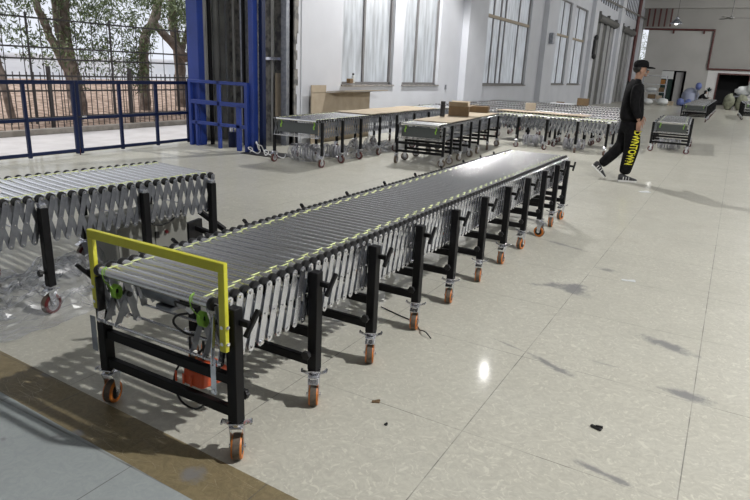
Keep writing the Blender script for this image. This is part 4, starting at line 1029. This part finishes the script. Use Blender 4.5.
# ------------------------------------------------------------------ far end clutter
t = thing('metal_shelf', 'grey metal shelf rack against the far wall behind the walking man\'s head', 'shelf', (-5.45, 50.2, 0))
for x in (-.8, .8):
    for y in (-.22, .22): b = MB(); b.box((x, y, 1.0), (.05, .05, 2.0), 'zinc'); b.build('upright', t)
for z in (.35, .85, 1.4, 1.98): b = MB(); b.box((0, 0, z), (1.65, .5, .035), 'zinc'); b.build('shelf_board', t)
for lab, c, s, m in (('orange-brown carton on the upper board of the far shelf rack', (-4.9, 50.2, 1.585), (.28, .35, .32), 'orangecard'),
                     ('dark carton on the middle board of the far shelf rack, right side', (-4.9, 50.2, 1.03), (.35, .35, .30), 'cardd'),
                     ('brown carton low on the far shelf rack', (-5.5, 50.2, .53), (.5, .35, .30), 'cardd'),
                     ('tan carton low on the far shelf rack, next to the brown one', (-5.0, 50.2, .50), (.35, .35, .25), 'card'),
                     ('brown carton on the floor in front of the shelf rack', (-4.65, 49.2, .18), (.5, .4, .36), 'cardd'),
                     ('tan carton on the floor right of the shelf rack', (-4.1, 49.4, .14), (.4, .4, .28), 'card')):
    b = MB(); b.box((0, 0, 0), s, m, ch=.01); b.box((0, 0, s[2] / 2 + .002), (s[0] * .15, s[1] * .98, .004), 'card'); tag(b.build('cardboard_carton', None, c), lab, 'box')
def bag(label, c, r, m, seed, name='plastic_bag', cat='bag'):
    from mathutils import noise as nz
    b = MB(); n, k = 16, 10; vs = []
    for j in range(k + 1):
        ph = pi * j / k
        for i in range(n):
            a = 2 * pi * i / n; d = Vector((sin(ph) * cos(a), sin(ph) * sin(a), cos(ph))); q = 1 + .28 * nz.noise(d * 2.2 + Vector((seed, 0, 0)))
            vs.append((r[0] * d.x * q, r[1] * d.y * q, max(0.004, r[2] + r[2] * d.z * q)))
    b.add(vs, [(j * n + i, (j + 1) * n + i, (j + 1) * n + (i + 1) % n, j * n + (i + 1) % n) for j in range(k) for i in range(n)], m, True)
    return tag(b.build(name, None, c), label, cat)
bag('white rounded sack on the middle board of the far shelf rack', (-5.55, 50.2, .868), (.42, .22, .15), 'whitebag', 1)
bag('white plastic sack on the floor at the foot of the shelf rack', (-4.55, 48.4, 0), (.40, .3, .24), 'whitebag', 2)
bag('small white sack on the floor left of the shelf rack foot', (-5.5, 48.3, 0), (.35, .3, .20), 'whitebag', 3)
bag('left one of the blue plastic bags on the floor by the back door', (-3.50, 49.6, 0), (.24, .22, .26), 'bluebag', 4)
bag('right one of the blue plastic bags on the floor by the back door', (-2.98, 49.7, 0), (.22, .22, .24), 'bluebag', 5)
bag('low blue bag lying in front of the two upright blue bags', (-3.1, 48.8, 0), (.36, .25, .14), 'bluebag', 6)
bag('raised blue bag on a pedestal above the seated worker', (-2.55, 50.4, 1.14), (.2, .15, .26), 'bluebag', 7)
b = MB(); b.cyl((-2.55, 50.4, 0), (-2.55, 50.4, 1.12), .05, 'zinc_dull_shade', 8); b.cyl((-2.55, 50.4, 0), (-2.55, 50.4, .03), .2, 'zinc_dull_shade', 12); b.box((-2.55, 50.4, 1.12), (.3, .3, .03), 'zinc_dull_shade'); tag(b.build('pedestal', None), 'grey pedestal carrying the raised blue bag', 'stand')
b = MB(); b.lathe([(.5, 0), (.62, .4), (.55, .9), (.3, 1.2), (.05, 1.28)], 'paleblue', 18); tag(b.build('covered_heap', None, (-3.0, 50.9, 0)), 'pale rounded sheet-covered heap by the back wall, left of the seated worker', 'heap')
for lab, c, r, m, s in (('olive stacked sack at the left of the pile by the dark doorway', (-.45, 47.2, 0), (.34, .3, .52), 'sack', 8), ('olive stacked sack right of the first, by the dark doorway', (.28, 47.3, 0), (.36, .3, .50), 'sack', 9),
                        ('white wrapped bale high at the far right edge', (1.0, 49, 1.0), (.62, .4, .50), 'whitebag', 10), ('white wrapped bale leaning over the olive sacks', (.25, 49.2, .9), (.50, .35, .32), 'whitebag', 11)):
    bag(lab, c, r, m, s, 'sack', 'sack')
t = thing('storage_table', 'low steel table under the white wrapped bales', 'table', (.7, 49.1, 0)); b = MB(); b.box((0, 0, .87), (1.9, .9, .05), 'zinc_dull_shade'); b.build('tabletop', t)
for x in (-.88, .88):
    for y in (-.4, .4): b = MB(); b.box((x, y, .43), (.05, .05, .85), 'zinc_dull_shade'); b.build('leg', t)
t = thing('potted_plant', 'small dark-leaved plant on a tall pot by the back wall near the dark doorway', 'plant', (-1.85, 50.3, 0))
b = MB(); b.lathe([(.13, 0), (.17, .35), (.18, .7), (.15, .7)], 'walll', 14); b.build('pot', t)
b = MB(); rg = random.Random(8)
b.cyl((0, 0, .7), (0, 0, 1.05), .02, 'bark', 6)
for k in range(26):
    a = rg.uniform(0, 2 * pi); el = rg.uniform(-.3, 1.3); d = Vector((cos(a) * cos(el), sin(a) * cos(el), sin(el))); s = d.cross(Vector((0, 0, 1))).normalized() * .035; p = Vector((0, 0, 1.05))
    b.add([p, p + d * .17 + s, p + d * .36, p + d * .17 - s], [(0, 1, 2, 3)], 'darkgreen')
b.build('leaves', t)
t = thing('ceiling_fan', 'grey ceiling fan hanging at the upper right', 'fan', (-1.2, 45., 5.5))
b = MB(); b.cyl((0, 0, .1), (0, 0, ZC - 5.5), .03, 'shutter', 6); b.build('rod', t); b = MB(); b.lathe([(.05, .1), (.16, .06), (.16, -.04), (.06, -.08)], 'shutter', 14); b.build('hub', t)
for k in range(3):
    b = MB(); a = .1 + 2 * pi * k / 3; b.box((.62 * cos(a), .62 * sin(a), 0), (1.0, .15, .015), 'shutter', Matrix.Rotation(a, 3, 'Z') @ Matrix.Rotation(.2, 3, 'X')); b.build('blade', t)

# ------------------------------------------------------------------ lamps
def lamp(label, x, y, z, power, size=.14, col=(1, .985, .965), group=None, r=.30, cone=None, bz=.01, glow='lampglow'):
    t = thing('pendant_lamp', label, 'lamp', (x, y, z), 0, group)
    b = MB(); b.lathe([(.05, .42), (.09, .40), (.11, .26), (r * .75, .12), (r, .02), (r, 0), (r * .94, .01), (r * .70, .11), (.08, .24)], 'zinc_dull_shade', 20); b.build('lamp_shade', t)
    b = MB(); b.cyl((0, 0, .42), (0, 0, ZC - z), .012, 'blackp', 6); b.build('cord', t)
    b = MB(); b.ell((0, 0, bz), (.10, .10, .07), glow, 12, 8); b.build('bulb', t)
    l = bpy.data.lights.new('bulb_light', 'SPOT' if cone else 'POINT')
    if cone: l.spot_size = radians(cone); l.spot_blend = .25
    l.energy = power; l.shadow_soft_size = size; l.color = col
    o = link('bulb_light', None); bpy.data.objects.remove(o); o = bpy.data.objects.new('bulb_light', l); COL.objects.link(o); o.parent = t; o.location = (0, 0, -.08 - size)
    return t
lamp('pendant factory lamp hanging in front of the back wall, upper right', -4.2, 45., 5.15, 8, r=.38, glow='lampsoft')
lamp('pendant factory lamp above the right side of the long conveyor', 3.2, 3.5, 6.6, 2150, .10)
lamp('pendant factory lamp above the front of the crosswise conveyors', -6.0, 14.2, 6.6, 2000, .08, cone=122, bz=.10)
lamp('smaller pendant factory lamp just behind the one above the crosswise conveyors', -4.75, 14.95, 6.5, 60, .08)
lamp('added fill lamp, out of view over the middle of the hall, right', 9.0, 12, 6.6, 250, .2)  # invented fill light for the right side of the hall
lamp('added fill lamp, out of view, lighting the rear rows of conveyors', 6.5, 25, 6.6, 1000, .2)  # unseen lamp added to brighten the rear, set aside to avoid floor glare
lamp('added fill lamp, out of view over the right rear of the hall', 5.5, 36, 6.6, 1500, .2)  # unseen lamp added as fill for the back region
lamp('added fill lamp, out of view, lighting the far sacks', 4.5, 47, 6.6, 1300, .2)  # unseen lamp added to lift the far end

sl = bpy.data.lights.new('hazy_sun', 'SUN'); sl.energy = 2.2; sl.angle = radians(25); sl.color = (1, .98, .95)
so = bpy.data.objects.new('hazy_sun', sl); COL.objects.link(so); so.rotation_euler = (radians(12), radians(-22), 0)
# ------------------------------------------------------------------ world, camera
w = bpy.data.worlds.new('overcast_sky'); SC.world = w; w.use_nodes = True
nt = w.node_tree; bg = nt.nodes['Background']
tc = nt.nodes.new('ShaderNodeTexCoord'); sp_ = nt.nodes.new('ShaderNodeSeparateXYZ'); cr = nt.nodes.new('ShaderNodeValToRGB')
nt.links.new(tc.outputs['Generated'], sp_.inputs[0]); nt.links.new(sp_.outputs['Z'], cr.inputs[0]); nt.links.new(cr.outputs[0], bg.inputs[0])
cr.color_ramp.elements[0].position = 0.; cr.color_ramp.elements[0].color = (.82, .86, .95, 1); cr.color_ramp.elements[1].position = .7; cr.color_ramp.elements[1].color = (.92, .95, 1, 1)
bg.inputs[1].default_value = 1.05

f, p, r, yw = 607.735, .290, .046, -.513
fwd = Vector((sin(yw) * cos(p), cos(yw) * cos(p), -sin(p))); right = Vector((cos(yw), -sin(yw), 0)); up = right.cross(fwd)
r2 = cos(r) * right + sin(r) * up; u2 = -sin(r) * right + cos(r) * up
cam = bpy.data.cameras.new('camera'); co = bpy.data.objects.new('camera', cam); COL.objects.link(co)
cam.sensor_width = 36; cam.lens = f * 36 / 750; cam.clip_end = 300; cam.clip_start = .05
mt = Matrix.Identity(4)
for i in range(3): mt[i][0] = r2[i]; mt[i][1] = u2[i]; mt[i][2] = -fwd[i]
mt[0][3], mt[1][3], mt[2][3] = 0, 0, 1.6
co.matrix_world = mt; SC.camera = co
SC.view_settings.view_transform = 'Standard'; SC.view_settings.look = 'None'; SC.view_settings.gamma = 1.; SC.view_settings.use_curve_mapping = False
SC.view_settings.exposure = 0.
SC.cycles.max_bounces = 8; SC.cycles.diffuse_bounces = 4; SC.cycles.transparent_max_bounces = 12
SC.cycles.sample_clamp_indirect = 6.; SC.cycles.use_denoising = True
